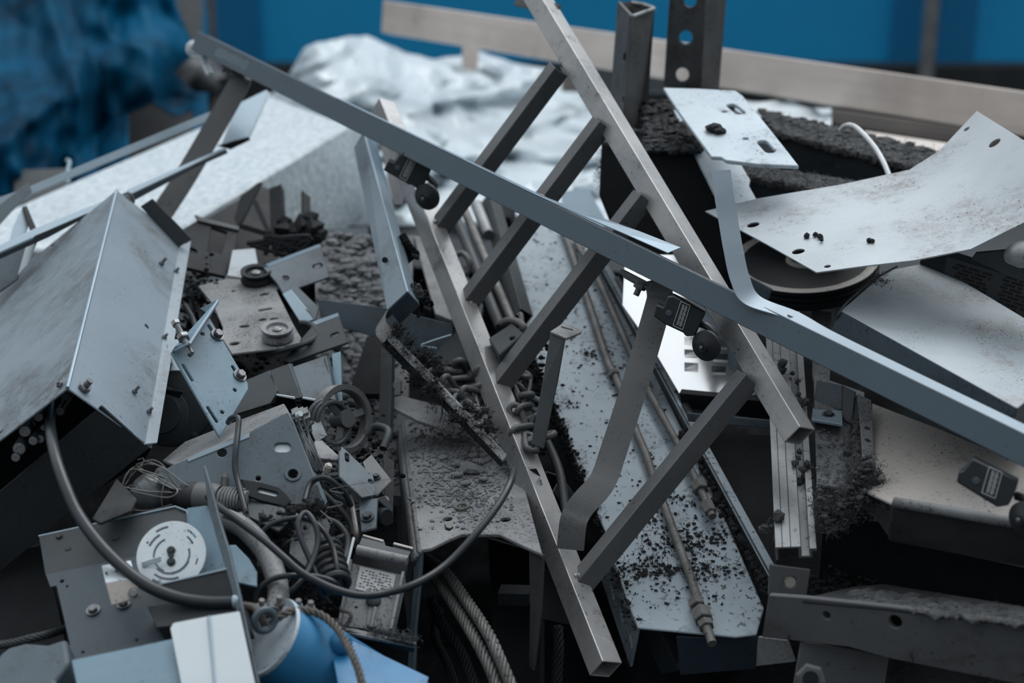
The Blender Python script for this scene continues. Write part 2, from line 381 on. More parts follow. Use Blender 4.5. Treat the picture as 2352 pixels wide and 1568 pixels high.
def plastic():
    m = mat('milky_polythene', (232,240,244), (216,228,235), 4, None, 0, 18, 0, 200, 0, .30, 0, .35, 14)
    b = m.node_tree.nodes['Principled BSDF']
    n = m.node_tree; out = [k for k in n.nodes if k.type == 'OUTPUT_MATERIAL'][0]
    t = n.nodes.new('ShaderNodeBsdfTranslucent'); t.inputs[0].default_value = srgb(226,238,245); mx = n.nodes.new('ShaderNodeMixShader'); mx.inputs[0].default_value = .15
    n.links.new(b.outputs[0], mx.inputs[1]); n.links.new(t.outputs[0], mx.inputs[2]); n.links.new(mx.outputs[0], out.inputs[0]); return m
M_POLY = plastic()
def glass():
    m = mat('dusty_glass', (120,128,132), (98,106,110), 30, (74,74,74), .3, 40, 0, 200, 0, .15, 0, .02, spec=.8)
    m.node_tree.nodes['Principled BSDF'].inputs['Transmission Weight'].default_value = .45; return m
M_GLASS = glass()
# ================================================================ setting
GR = MB(); GR.add([Vector((-12, -6, 0)), Vector((12, -6, 0)), Vector((12, 14, 0)), Vector((-12, 14, 0))], [[0, 1, 2, 3]])
add('floor', GR, M_GROUND, kind='structure')
WY = 8.0
def wallbox(name, u0, u1, y, t, m, z0=0.12, z1=2.6, **kw):
    pl = Plane(Vector((0, y, 0)), (0, -1, 0)); x0, x1 = pl(u0, 60).x, pl(u1, 60).x
    return add(name, MB().box(Vector(((x0+x1)/2, y + t/2, (z0+z1)/2)), Vector(((x1-x0)/2, 0, 0)), Vector((0, t/2, 0)), Vector((0, 0, (z1-z0)/2))), m, bev=.004, kind='structure', **kw)
wallbox('wall_back', -900, 3300, WY, .06, M_WALL)
for i, (a, b) in enumerate(((498, 596), (2050, 2116), (2158, 2244), (-700, -600), (2900, 2980))):
    wallbox('trim_%d' % (i+1), a, b, WY - .03, .05, M_WALL2)
wallbox('trim_6', -900, 3300, WY - .10, .14, M_DARK, 0.0, .19)
m = MB()
for u in (2136,):
    pl = Plane(Vector((0, 7.8, 0)), (0, -1, 0)); x = pl(u, 60).x
    m.lathe(Vector((x, 7.8, 0)), UP, [(.035, 0), (.035, 2.5)], 16)
add('fence_post', m, M_STEEL, label='thin light grey upright pipe standing against blue hoarding at upper right', cat='post', smooth=True)
pl = Plane(Vector((0, 7.6, 0)), (0, -1, 0))
m = MB().lathe(Vector((pl(487, 60).x, 7.6, 0)), UP, [(.018, 0), (.018, 2.5)], 16)
add('fence_post', m, M_WOODD, label='slim brownish grey upright pipe between blue tarpaulin and blue hoarding', cat='post', smooth=True)
m = MB().q([(392, -60, 6.4), (464, -60, 6.4), (462, 78, 6.4), (448, 120, 6.4), (430, 90, 6.4), (406, 10, 6.4)], .03)
m.q([(424, 100, 6.42), (456, 100, 6.42), (456, 360, 6.42), (430, 360, 6.42)], .03)
add('leaning_board', m, M_DUSTY, label='grey board leaning behind the blue tarpaulin at its upper right edge', cat='board')

def grid(fn, nx, ny, keep=None):
    m = MB(); m.v = [fn(i/nx, j/ny) for j in range(ny+1) for i in range(nx+1)]
    m.f = [[j*(nx+1)+i, j*(nx+1)+i+1, (j+1)*(nx+1)+i+1, (j+1)*(nx+1)+i] for j in range(ny) for i in range(nx) if keep is None or keep((i+.5)/nx, (j+.5)/ny)]
    return m
def solid(o, th):
    k = o.modifiers.new('thickness', 'SOLIDIFY'); k.thickness = th; k.offset = 0; return o
def ridge(x): return 1 - abs(2*(x - math.floor(x)) - 1)
# ---- blue tarpaulin heap
def tarp(s, t):
    u = -420 + 920*s; v = -190 + 640*t
    w1 = noise.noise(Vector((u/260, v/240, 1.3))); w2 = noise.noise(Vector((u/90, v/120, 5.3))); w3 = noise.noise(Vector((u/38, v/60, 8.1)))
    d = 5.4 - 1.5*t + .10*w1
    d += -.34*ridge((u*.50 + v*.62)/330 + .35*w1) - .16*ridge((u*.80 - v*.25)/150 + .6*w1 + .25*w2) + .10*w2 + .05*w3
    d += .5*max(0, (u - 300)/200)**2 * (1 - t)
    edge = 1.0 if u < 470 else 1.0
    return P(min(u, 486 - 10*math.sin(v/30.)), v, d)
def tkeep(s, t):
    u = -420 + 920*s; v = -190 + 640*t
    if 292 < u < 445 and v > 252 + 12*math.sin(u/20) and v < 440: return False
    if 395 < u and 120 < v < 215 and (u - 395)*1.1 > abs(v - 168)*1.2: return False
    if u > 395 + max(0, (v + 10))*.42 and v < 120: return False
    return True
o = add('tarpaulin', grid(tarp, 130, 100, tkeep), M_TARP, label='crumpled blue tarpaulin hung in dark folds at the upper left', cat='tarpaulin', smooth='all'); solid(o, .004)
add('shade_block', MB().q([(270, 226, 5.0), (452, 215, 5.0), (452, 470, 4.6), (270, 470, 4.6)], .5), M_BLACK, label='black block added as shade in the hollow under the blue tarpaulin', cat='shade_block')  # black backing block stands in for the dark hollow
m = MB(); m.stone(P(425, 170, 5.3), .10, 2, .5, (1.3, 1, .7)); m.stone(P(462, 196, 5.2), .06, 2, .5)
add('bundle', m, M_DARK, label='small dark bundle poking out beside the right edge of the blue tarpaulin', cat='bundle', smooth=True)
add('bin', MB().q([(30, 388, 3.7), (158, 384, 3.7), (154, 455, 3.6), (30, 470, 3.6)], .25), M_DARK, label='dark grey square bin at far left between blue tarpaulin and white foam', cat='bin', bev=.004)
m = MB().tube(spl([(152, 366, 3.2), (160, 372, 3.2), (156, 392, 3.15), (157, 420, 3.1)]), .004)
add('wire_end', m, M_STRIP, label='short bent wire sticking up from the thin strip at far left', cat='wire', smooth=True)

# ---- white polythene heap
def vtop(u):
    K = [(560, 262), (640, 205), (672, 158), (700, 112), (730, 96), (775, 92), (800, 84), (840, 82), (880, 100), (930, 120), (1000, 138), (1100, 120), (1200, 150), (1300, 165), (1400, 190), (1460, 260), (1560, 300)]
    for a, b in zip(K, K[1:]):
        if u <= b[0]: return a[1] + (b[1]-a[1])*max(0, (u-a[0]))/(b[0]-a[0])
    return K[-1][1]
def poly(s, t):
    u = 560 + 1000*s; v0 = vtop(u) + 4*noise.noise(Vector((u/40, 0, 3))); v = v0 + (520 - v0)*t**.9
    a = noise.noise(Vector((u/210, v/120, 2.2))); b = noise.noise(Vector((u/100, v/55, 4.4))); c = noise.noise(Vector((u/50, v/28, 7.7)))
    d = 4.75 - 1.5*t + .16*(1-t)**4 + .17*a
    d += -.17*ridge((u*.42 + v*1.0)/150 + .6*a) - .10*ridge((u*.7 - v*1.3)/130 + .7*b) + .05*b + .03*c - .07*ridge((u*.16+v*.8)/64 + 1.1*b) - .05*ridge((u*.9+v*.3)/90 + .8*a)
    k = max(0, min(1, (960 - u)/140)); return P(u, v, max(3.05 + .85*k, d))
o = add('polythene_sheet', grid(poly, 190, 130), M_POLY, label='heap of crumpled milky white polythene sheet behind the scrap', cat='plastic sheet', smooth='all'); solid(o, .002)
m = MB()
for k in range(7):
    u = 780 + k*80; m.stone(P(u, 380 + 30*math.sin(k*2.1), 5.3), .22, 2, .3, (1.2, .6, .9))
add('wrapped_goods', m, M_WHITE, label='bulky white goods covered by the milky polythene sheet', cat='goods', kind='stuff', smooth=True)

# ---- timber
def beam(name, a0, a1, b0, b1, th, m, **kw):
    """front face corner pairs (left top/bottom, right top/bottom), thickness away from the viewer"""
    return add(name, MB().q([a0, b0, b1, a1], th), m, bev=.003, **kw)
beam('timber_beam', (878, 0, 4.3), (874, 74, 4.3), (2470, 226, 3.12), (2470, 334, 3.12), .045, M_WOOD, label='long pale timber beam lying across the back from upper centre to right', cat='beam')
beam('timber_beam', (1912, 250, 3.42), (1905, 286, 3.42), (2470, 330, 3.14), (2470, 374, 3.14), .09, M_WOODD, label='timber with painted shade lying under the long pale beam at right', cat='beam')  # darker wood colour paints the shade under the pale beam
beam('timber_stub', (1062, 104, 4.32), (1060, 156, 4.32), (1100, 108, 4.32), (1096, 160, 4.32), .04, M_WOOD, label='short timber stub under the pale beam in front of white polythene', cat='timber')
beam('timber_stub', (1292, 150, 4.3), (1290, 206, 4.3), (1352, 156, 4.3), (1350, 208, 4.3), .04, M_WOODD, label='brownish timber stub beside the slanting steel frame under the pale beam', cat='timber')
add('dark_board', MB().q([(1350, 158, 4.5), (1540, 170, 4.4), (1530, 208, 4.4), (1352, 214, 4.5)], .03), M_DARK, label='dark panel under the pale timber beam behind the two upright posts', cat='board')  # dark grey panel in its own colour
pl = P3((2020, 300, 3.3), (2400, 345, 3.1), (2380, 460, 2.75))
sheet('plywood_board', pl, [(1985, 300), (2470, 372), (2480, 470), (2300, 430), (2010, 330)], .018, M_PLY, bev=.001, label='pale plywood board lying flat under the timbers at the right edge', cat='board')
add('polythene_scrap', grid(lambda s, t: P(1690 + 220*s, 224 + 22*s + (30 + 20*s)*t + 5*math.sin(s*9), 3.55 - .25*t + .03*math.sin(s*14 + t*5)), 30, 10), M_POLY, label='strip of pale blue-white polythene showing under the beam beside the lint-covered channel', cat='plastic sheet', smooth='all')

# ---- white foam block and what it stands on
fp = P3((800, 287, 3.45), (620, 222, 3.75), (410, 530, 2.95))
A, B, C, D = fp(805, 287), fp(622, 222), fp(-140, 552), fp(250, 628)
D = fp(300, 594)
off = Vector((.02, .02, -.20))
m = MB().add([A, B, C, D, A+off, B+off, C+off, D+off], [[0,1,2,3],[4,7,6,5],[0,4,5,1],[1,5,6,2],[2,6,7,3],[3,7,4,0]])
add('foam_block', m, M_FOAM, label='long white foam slab with glittery top lying at the left behind grey box', cat='foam', bev=.004)
m = MB().q([(690, 528, 3.36), (845, 522, 3.36), (845, 552, 3.34), (690, 556, 3.34)], .3)
add('ledge', m, M_MID, label='grey ledge under the white foam block beside the gravel', cat='ledge')
# ================================================================ the heap everything lies on
def hz(x, y):
    """height of the dark rubble under the scrap"""
    r = max(0, 1 - ((x - .02)/1.45)**4) * max(0, min(1, (y - .75)/.55)) * max(0, min(1, (4.6 - y)/1.2))
    b = .30 + .26*max(0, min(1, (y - 1.5)/.9)) + .05*max(0, min(1, (y-2.4)/.6))
    if y < 2.2: b -= .12*max(0, 1 - abs(x - .25)/.6)
    n = .05*noise.noise(Vector((x*5, y*5, .3))) + .03*noise.noise(Vector((x*14, y*14, 2))) + .016*noise.noise(Vector((x*34, y*34, 4)))
    return max(-.02, r*(b + n))
NX, NY = 190, 190
m = MB(); m.v = [Vector((-1.7 + 3.4*i/NX, .6 + 4.2*j/NY, hz(-1.7 + 3.4*i/NX, .6 + 4.2*j/NY))) for j in range(NY+1) for i in range(NX+1)]
m.f = [[j*(NX+1)+i, j*(NX+1)+i+1, (j+1)*(NX+1)+i+1, (j+1)*(NX+1)+i] for j in range(NY) for i in range(NX)]
add('rubble_heap', m, M_RUBBLE, label='dark heap of rubble and fine debris under all the scrap metal', cat='rubble', kind='stuff', smooth='all')
# loose gravel in the gap right of the pulley plate
m = MB(); gp = PN(820, 800, 2.62, (0, -.35, 1))
for _ in range(1700):
    u, v = rnd.uniform(740, 905), rnd.uniform(545, 1110)
    p = gp(u, v); m.stone(p + UP*rnd.uniform(-.004, .006), rnd.choice((.002, .003, .004, .005, .006, .008, .012)), 1, .5, (1, 1, .7))
add('gravel', m, M_GRAV, label='loose grey gravel in the gap right of the pulley plate', cat='gravel', kind='stuff')
sheet('gravel_bed', gp, [(720, 540), (950, 540), (930, 1140), (740, 1120)], .02, M_GRAV, label='bed of packed grey grit under the loose gravel', cat='grit', kind='stuff')
# ================================================================ welded ladder frame
T1 = 2.56
dA = lambda v: 1/(1/2.6 + v/1000*(1/2.1 - 1/2.6)); dB = lambda v: 1/(1/2.6 + (v-500)/1040*(1/2.05 - 1/2.6))
cA = lambda v: (1237 + .5995*v, v, dA(v)); cB = lambda v: (880 + (v-245)*.3962, v, dB(v))
fr = thing('ladder_frame', 'welded square tube ladder frame lying slantwise across the whole pile', 'frame', cB(1000))
add('rail', MB().sq(cA(-120), cA(1001), .030, .030, 29+180, .0022), M_STEEL, fr, bev=.0016, seg=2)
add('rail', MB().sq(cB(245), cB(1537), .030, .030, 45, .0022), M_STEEL, fr, bev=.0016, seg=2)
def rung(a, b, w=.0255, roll=-30):
    a, b = V3(a), V3(b); add('rung', MB().sq(a, b, w, w, roll, .002), M_RUNG, fr, bev=.0014, seg=2)
rung((1283, 158, dA(150)), (1001, 534, dB(520)))
rung((1384, 283, dA(290)), (1071, 698, dB(695)))
rung((1478, 452, dA(455)), (1146, 884, dB(890)))
rung((1718, 868, dA(868)), (1334, 1340, dB(1340)))
rung((1262, 1105, dB(1085)+.01), (1294, 1148, dB(1085)+.05))
m = MB()
for u, v in ((1003, 520), (1073, 690), (1140, 872), (1328, 1328), (1222, 1085), (1238, 1112)):
    for k in range(7): m.stone(P(u + rnd.uniform(-9, 9), v + rnd.uniform(-12, 12), dB(v) - .016), rnd.uniform(.0018, .0036), 1, .4)
add('weld', m, M_STICK, fr, smooth=True)
m = MB(); m.q([(1212, 1078, dB(1085)-.020), (1232, 1076, dB(1085)-.020), (1246, 1102, dB(1085)-.018), (1226, 1104, dB(1085)-.018)], .001)
add('torn_hole', m, M_BLACK, fr)
# cap plate at the top of the right rail
add('end_plate', MB().q([(1186, -4, 2.62), (1196, -14, 2.62), (1286, 10, 2.58), (1284, 26, 2.58), (1270, 30, 2.58), (1180, 10, 2.62)], .006), M_STRAP, fr)

# ================================================================ long slate rail with limit switches
dR = lambda u: 1/(.3392 + (u-450)*.0608/565)
lv = lambda u: 90 + (u - 450)*.497     # centre line of the front face
a, b = P(446, 92, dR(446)), P(2470, 1092, dR(2470))
axr, e1r, e2r = frame(a, b, 4)
rail = thing('rail', 'long slate grey metal rail lying diagonally over the whole scrap pile', 'rail', P(1400, 570, dR(1400)))
h, dp, t = .0165, .026, .002
prof = [(-h, 0), (h, 0), (h, -.0035), (h-t, -.0035), (h-t, -t), (-h+t, -t), (-h+t, -dp+t), (h, -dp+t), (h, -dp), (-h, -dp)]
rch = add('channel', MB().extr(a, b, prof, fr=(axr, e1r, e2r)), M_RAIL, rail, bev=.0008)
def onrail(u, x=0.0, y=0.0):
    """point of the rail at picture column u: x up its face, y towards the viewer"""
    t = 0.0; lo, hi = 0.0, 1.0
    for _ in range(40):
        md = (lo + hi)/2; p = CAMR.transposed() @ (a.lerp(b, md) - CAMLOC); uu = 1176 - p.x/p.z*F
        if uu < u: lo = md
        else: hi = md
    return a.lerp(b, lo) + e1r*x + e2r*y
# upper cover strip: closed on the left, sprung up at its right end
m = MB(); pts = [onrail(760, h+.0002, -.012), onrail(1000, h+.0004, -.012), onrail(1220, h+.001, -.012), onrail(1320, h+.005, -.013), onrail(1420, h+.010, -.014), onrail(1512, h+.013, -.015)]
def ribbon(m, pts, wdir, w, tdir, th):
    n = len(pts); vs = []
    for i, p in enumerate(pts):
        wd = wdir[i] if isinstance(wdir, list) else wdir; td = tdir[i] if isinstance(tdir, list) else tdir
        vs += [p - wd*w/2, p + wd*w/2, p + wd*w/2 + td*th, p - wd*w/2 + td*th]
    fs = [[i*4+k, i*4+(k+1) % 4, i*4+4+(k+1) % 4, i*4+4+k] for i in range(n-1) for k in range(4)] + [[3,2,1,0], [(n-1)*4+k for k in range(4)]]
    return m.add(vs, fs)
k_ = [0, 0, .04, .22, .40, .50]; ribbon(m, pts, [(e2r*(1 - q*.35) - e1r*q).normalized() for q in k_], .024, [(e1r*(1 - q*.35) + e2r*q).normalized() for q in k_], .0016)
add('cover_strip', m, M_STRIP, rail, bev=.0004)
m = MB(); m.lathe(onrail(1222, h+.003, -.010), e1r, [(.005, 0), (.005, .001), (.003, .0016)], 12); m.lathe(onrail(1790, h+.003, -.010), e1r, [(.004, 0), (.004, .001)], 12)
add('rivet', m, M_BEIGE, rail)
m = MB()
for k in range(13):
    u = 498 + k*5.6; hh = .006 + .003*rnd.random(); m.add([onrail(u, -hh, .0006), onrail(u+1.6, -hh, .0006), onrail(u+3.2, hh, .0006), onrail(u+1.6, hh, .0006)], [[0,1,2,3]])
add('worn_lettering', m, M_STRIP, rch, label='faint worn pale lettering at the upper end of the rail')
# bent flat strip lying in the open channel at right and bent upwards
sp = spl([onrail(2470, h+.002, -.012), onrail(2250, h+.002, -.012), onrail(2030, h+.002, -.012), onrail(1870, h+.0025, -.012), onrail(1790, h+.005, -.012),
          P(1728, 688, 2.10), P(1700, 640, 2.112), P(1684, 570, 2.125), P(1672, 500, 2.14), P(1662, 440, 2.15), P(1656, 391, 2.16)], 10)
wd = []; n = len(sp); up_w = (P(1700, 450, 2.2) - P(1640, 452, 2.2)).normalized()
for i in range(n):
    T = (sp[min(n-1, i+1)] - sp[max(0, i-1)]).normalized(); k = max(0, min(1, (i - 22)/42.)); k = k*k*(3-2*k)
    w_ = (-e2r*.88 + e1r*.45)*(1-k) + up_w*k; w_ = (w_ - T*w_.dot(T)).normalized(); wd.append(w_)
td = []
for i in range(n):
    T = (sp[min(n-1, i+1)] - sp[max(0, i-1)]).normalized(); td.append(T.cross(wd[i]).normalized())
m = MB(); ribbon(m, sp, wd, .0245, td, .002)
add('flat_strip', m, M_FLAT, label='cool grey flat metal strip lying in the rail and bent straight up', cat='strip', smooth=True)

# limit switches: housing, plate, arm, roller
def switch(poly_, lab, rc, screw, rr, d, label, tilt):
    t0 = thing('limit_switch', label, 'switch', P(poly_[0][0], poly_[0][1], d), 'limit switches under the long rail')
    pln = Plane(P(poly_[0][0], poly_[0][1], d), (CAMLOC - P(rc[0], rc[1], d)).normalized() + e1r*-.12 + axr*tilt)
    sheet('housing', pln, poly_, .034, M_SWT, parent=t0, bev=.0016)
    l = [pln(u, v, .0008) for u, v in lab]
    npl = add('name_plate', MB().q(l, .0012), M_LABDK, t0)
    cx = (l[0]+l[1]+l[2]+l[3])/4; m = MB()
    for i in range(4):
        p, q = l[i], l[(i+1) % 4]; m.tube([p.lerp(cx, .05) + pln.n*.0004, q.lerp(cx, .05) + pln.n*.0004], .0006, 4)
    for r in range(2):
        for k in range(13):
            f = .10 + k*.063; g0 = .26 + .30*r; L = lambda x, y: l[0].lerp(l[1], x).lerp(l[3].lerp(l[2], x), y) + pln.n*.0005
            w_ = .036; g1 = g0 + .20 + .06*((k*7) % 3)/2
            m.add([L(g0, f), L(g1, f), L(g1, f + w_), L(g0, f + w_)], [[0,1,2,3]])
    add('plate_print', m, M_LABEL, npl)
    m = MB().lathe(pln(*screw), pln.n, [(.0042, -.001), (.0042, .0012), (.003, .0016)], 14); add('screw', m, M_MID, t0)
    c = pln(*rc, .004); nx = (pln.n*1.0 - axr*.45 - e1r*.25).normalized()
    m = MB(); m.lathe(c, nx, [(.003, .010), (rr*.30, .010), (rr*.36, .0065), (rr*.75, .003), (rr, .0005), (rr, -.004), (rr*.8, -.006), (.003, -.007)], 28)
    ro = add('roller', m, M_RUB, t0, smooth=True)
    m = MB().lathe(c + nx*.0095, nx, [(.0022, 0), (.0026, .001), (.0026, .003), (.0016, .004)], 12); add('axle', m, M_BOLT, ro)
    top = pln((poly_[-1][0] + rc[0])/2 + 14, (poly_[-1][1]+rc[1])/2, -.014)
    m = MB().tube(spl([pln(rc[0]+4, rc[1]-8, -.006), pln(rc[0]+18, rc[1]-26, -.006), pln(rc[0]+4, rc[1]-44, -.010), pln(rc[0]-18, rc[1]-52, -.016)]), .005, 8); add('arm', m, M_SWT, t0, smooth=True)
    return t0
switch([(882,388),(893,368),(905,374),(915,361),(914,357),(919,356),(928,347),(994,381),(985,403),(972,430),(958,434),(945,424),(936,424),(933,420),(881,391)],
       [(941,358),(958,366),(933,416),(917,407)], (980,452), (913,385), .0205, 2.56, 'black limit switch with roller nearest the upper left end of the rail', .05)
switch([(1501,726),(1508,699),(1524,706),(1533,681),(1546,679),(1622,716),(1612,738),(1597,771),(1576,773),(1569,764),(1526,744)],
       [(1564,690),(1586,700),(1568,759),(1545,748)], (1621,794), (1536,719), .0200, 2.18, 'black limit switch with roller hanging over the bright mirrored panel', .05)
switch([(2202,1083),(2210,1081),(2234,1052),(2340,1104),(2330,1135),(2317,1160),(2290,1165),(2283,1160),(2197,1107)],
       [(2272,1070),(2303,1084),(2286,1146),(2254,1132)], (2352,1190), (2242,1104), .0185, 1.86, 'black limit switch with roller cut by the right edge beside beige plate', .05)
# rubber stubs hanging from the upper end
m = MB().tube(spl([P(464, 108, 2.95), P(466, 128, 2.95), P(472, 150, 2.95), P(483, 172, 2.94)]), .0062, 8)
add('strap_end', m, M_WHITE, label='curved pale stub hanging below the upper left end of the rail', cat='strap', smooth=True)
m = MB().stone(P(450, 112, 3.0), .016, 2, .2, (1.2, 1, 1)); add('foam_ball', m, M_FOAM, label='small white round knob behind the upper left end of the rail', cat='ball', smooth=True)

# ================================================================ flat steel hangers bolted under the rail
def hanger(pts, w, th, wdir, label, fillet=6, m_=None):
    s_ = spl(pts, fillet); n = len(s_); W = []; Tn = []
    for i in range(n):
        T = (s_[min(n-1, i+1)] - s_[max(0, i-1)]).normalized(); w_ = (wdir - T*wdir.dot(T)).normalized(); W.append(w_); k = T.cross(w_)
        if k.dot(CAMLOC - s_[i]) > 0: k = -k
        Tn.append(k)
    t0 = thing('flat_bar_hanger', label, 'bracket', s_[-1])
    m = MB(); ribbon(m, s_, W, w, Tn, th); add('bent_bar', m, m_ or M_STRAP, t0, bev=.0008)
    return t0
wd1 = (P(600, 190, 2.9) - P(545, 160, 2.9)).normalized()
h1 = hanger([P(508, 128, 2.93), P(536, 146, 2.92), P(551, 158, 2.90), P(553, 176, 2.88), P(540, 208, 2.88), P(470, 330, 2.86), P(415, 422, 2.84), P(366, 496, 2.82), P(330, 548, 2.80)], .036, .004, wd1, 'dull steel flat bar hanger hanging from the upper left end of the rail')
bolt(h1, P(520, 146, 2.90), -e1r, .008, .008, .008, M_STRAP)
wd2 = (P(1530, 700, 2.15) - P(1500, 690, 2.15)).normalized()
h2 = hanger([P(1508, 640, 2.24), P(1516, 676, 2.24), P(1508, 716, 2.235), P(1460, 880, 2.20), P(1408, 1040, 2.17), P(1393, 1085, 2.16), P(1376, 1116, 2.15), P(1345, 1150, 2.14), P(1326, 1176, 2.135), P(1316, 1204, 2.13), P(1310, 1262, 2.13)], .034, .0045, wd2, 'dull steel flat bar hanger with kinked foot bolted below the rail centre')
add('cross_tab', MB().q([(1424, 618, 2.26), (1436, 620, 2.26), (1498, 652, 2.24), (1500, 662, 2.24), (1490, 666, 2.24), (1426, 630, 2.26)], .02), M_STRAP, h2)
bolt(h2, P(1474, 648, 2.25), -e1r, .0085, .009, .010, M_STRAP)
# ================================================================ right: black column, posts, plates, hood
# black box column end
col = thing('steel_column', 'thick oily black steel column section standing behind the ladder frame at upper right', 'column', (1500, 640, 2.75))
tp = PN(1500, 300, 2.66, (0.05, -.12, 1))
fv = PN(1480, 345, 2.60, (-.1, -1, .12))
add('body', MB().prism([fv(1382, 322), fv(1470, 338), fv(1600, 352), fv(1742, 440), (1742, 690, 2.60), (1480, 690, 2.60), (1404, 520, 2.60), (1376, 450, 2.60)], Vector((.02, .30, -.03))), M_BLACK, col, bev=.006, seg=2)
m = MB()
for _ in range(420):
    u, v = rnd.uniform(1478, 1610), rnd.uniform(236, 352)
    if (u - 1478) < (300 - v)*.1: continue
    m.stone(tp(u, v) + UP*.002, rnd.uniform(.002, .010), 1, .7, (1.2, 1, .7))
add('grease_crust', m, M_BLACK, col, kind='stuff')
m = MB()
for _ in range(60): u = rnd.uniform(1395, 1500); m.fibres(fv(u, 330 + (u-1395)*.1, .004), .012, 3)
for _ in range(40): m.fibres(fv(rnd.uniform(1376, 1384), rnd.uniform(340, 450), .003), .010, 3)
for _ in range(60): v = rnd.uniform(480, 640); m.fibres(fv(1470 + rnd.uniform(-6, 6), v, .003), .010, 3)
add('lint', m, M_LINTB, col, kind='stuff')
# upright posts
def angle_post(name, pts, d, lean, m_, holes, label):
    t0 = thing(name, label, 'post', (pts[0], 300, d))
    return t0
t0 = thing('angle_post', 'shorter dark perforated upright angle post with open top beside the ladder frame', 'post', (1440, 300, 2.72))
sheet('flange', P3((1419, 3, 2.78), (1452, 30, 2.70), (1398, 268, 2.78)), [(1419, 3), (1452, 38), (1428, 296), (1398, 268)], .005, M_POST, [('c', 1434, 132, .0075), ('c', 1431, 230, .006)], t0, bev=.0008)
sheet('flange', P3((1452, 34, 2.70), (1504, 18, 2.78), (1428, 296, 2.72)), [(1452, 36), (1504, 18), (1484, 290), (1428, 300)], .005, M_POST, [], t0, bev=.0008)
add('back_web', MB().q([(1419, 4, 2.78), (1448, 4, 2.80), (1504, 18, 2.78), (1484, 300, 2.78), (1398, 280, 2.78)], .005), M_POST, t0)
m = MB(); m.tube([P(1450, 6, 2.79), P(1476, 10, 2.79), P(1503, 19, 2.775)], .004, 6); m.tube([P(1503, 20, 2.772), P(1453, 38, 2.698)], .003, 6)
add('torn_lip', m, M_ALU, t0)
t0 = thing('channel_post', 'taller dark perforated upright channel post rising out of the frame at top', 'post', (1590, 200, 2.86))
p1 = PN(1575, 100, 2.86, (-.25, -1, .05)); p2 = PN(1626, 100, 2.86, (.45, -1, .05))
sheet('flange', p1, [(1543, -90), (1626, -90), (1610, 204), (1524, 196)], .006, M_POST, [('c', 1585, 2, .0105), ('c', 1575, 86, .0115), ('c', 1567, 171, .0112), ('c', 1589, -60, .011)], t0, bev=.001)
q1, q2 = p1(1626, -90), p1(1610, 204)
add('flange', MB().q([q1, P3(q1, q2, (1674, 0, 2.90))(1676, -90), P3(q1, q2, (1674, 0, 2.90))(1652, 207), q2], .006), M_POST, t0, bev=.001)
# gusset plate pair
gp1 = P3((1525, 203, 2.66), (1700, 214, 2.62), (1834, 379, 2.36))
g1 = sheet('gusset_plate', gp1, [(1523, 201), (1600, 203), (1690, 208), (1706, 219), (1718, 234), (1760, 285), (1800, 335), (1835, 380), (1740, 376), (1667, 367), (1657, 360), (1634, 359), (1560, 258)], .006, M_GUSS,
    [('s', 1680, 242, 1701, 258, .0075), ('s', 1751, 326, 1769, 346, .0075), ('c', 1664, 256, .0042), ('c', 1712, 318, .0042)], bev=.0012,
    label='small pale dirty gusset plate with two slots beside the upright posts', cat='plate')
m = MB(); 
for du, dv, r in ((0, 0, .010), (12, 5, .007), (-8, -3, .006), (4, -7, .006)): m.stone(gp1(1640 + du, 296 + dv, .004), r, 2, .7, (1.2, 1, .6))
add('dirt_clod', m, M_LINTB, label='dark clod of dirt lying on the small slotted gusset plate', cat='dirt', smooth=True)
gp2 = P3((1550, 262, 2.66), (1700, 380, 2.52), (1680, 470, 2.40))
sheet('backing_plate', Plane(gp2.p - gp2.n*.02, gp2.n), [(1546, 250), (1600, 262), (1672, 360), (1702, 376), (1724, 412), (1721, 426), (1740, 460), (1690, 476), (1640, 440)], .006, M_GUSS, bev=.0012,
    label='second pale plate lying under the small slotted gusset plate', cat='plate')
# lint-covered channels running to the right
def dirty_channel(top, front_drop, d0, d1, label, slots=(), ds=None):
    """top: four picture points of the upper face (back left, back right, front right, front left)"""
    t0 = thing('dusty_channel', label, 'channel', (top[3][0], top[3][1], d0))
    pl = P3((top[3][0], top[3][1], d0), (top[2][0], top[2][1], d1), (top[0][0], top[0][1], d0 + .13))
    T = [pl(*p) for p in top]
    add('top_flange', MB().q(T, .006), M_MUD, t0, bev=.002)
    a, b = T[3], T[2]; dn = Vector((0, .012, -front_drop))
    add('web', MB().q([a, b, b + dn, a + dn], .006), M_DARK if not ds else ds, t0, bev=.001)
    m = MB(); k = MB()
    for _ in range(900):
        s_, q_ = rnd.random(), rnd.random()**.8; p = T[0].lerp(T[1], s_).lerp(T[3].lerp(T[2], s_), q_)
        m.stone(p + UP*.001, rnd.uniform(.002, .007), 1, .6, (1.3, 1, .6))
        if rnd.random() < .5: k.fibres(p, .014, 3)
    for _ in range(150):
        p = a.lerp(b, rnd.random()); m.stone(p + Vector((0, -.003, -rnd.random()*.006)), rnd.uniform(.003, .008), 1, .6); k.fibres(p + Vector((0, -.004, -.002)), .011, 2, up=-.4)
    add('dust_crust', m, M_LINT, t0, kind='stuff'); add('lint', k, M_LINT, t0, kind='stuff')
    for u0, v0, u1, v1, r in slots:
        w = Plane(a, (b-a).cross(dn)); sheet('slot_plug', w, [w(u0, v0, .001), w(u1, v1, .001), w(u1, v1 + r, .001), w(u0, v0 + r, .001)], .002, M_ALU, parent=t0)
    return t0
dirty_channel([(1742, 250), (2260, 372), (2180, 405), (1776, 300)], .14, 2.74, 2.56, 'farther dark channel with lint-covered top and a small pale slot', ((1884, 366, 1926, 374, 12),))
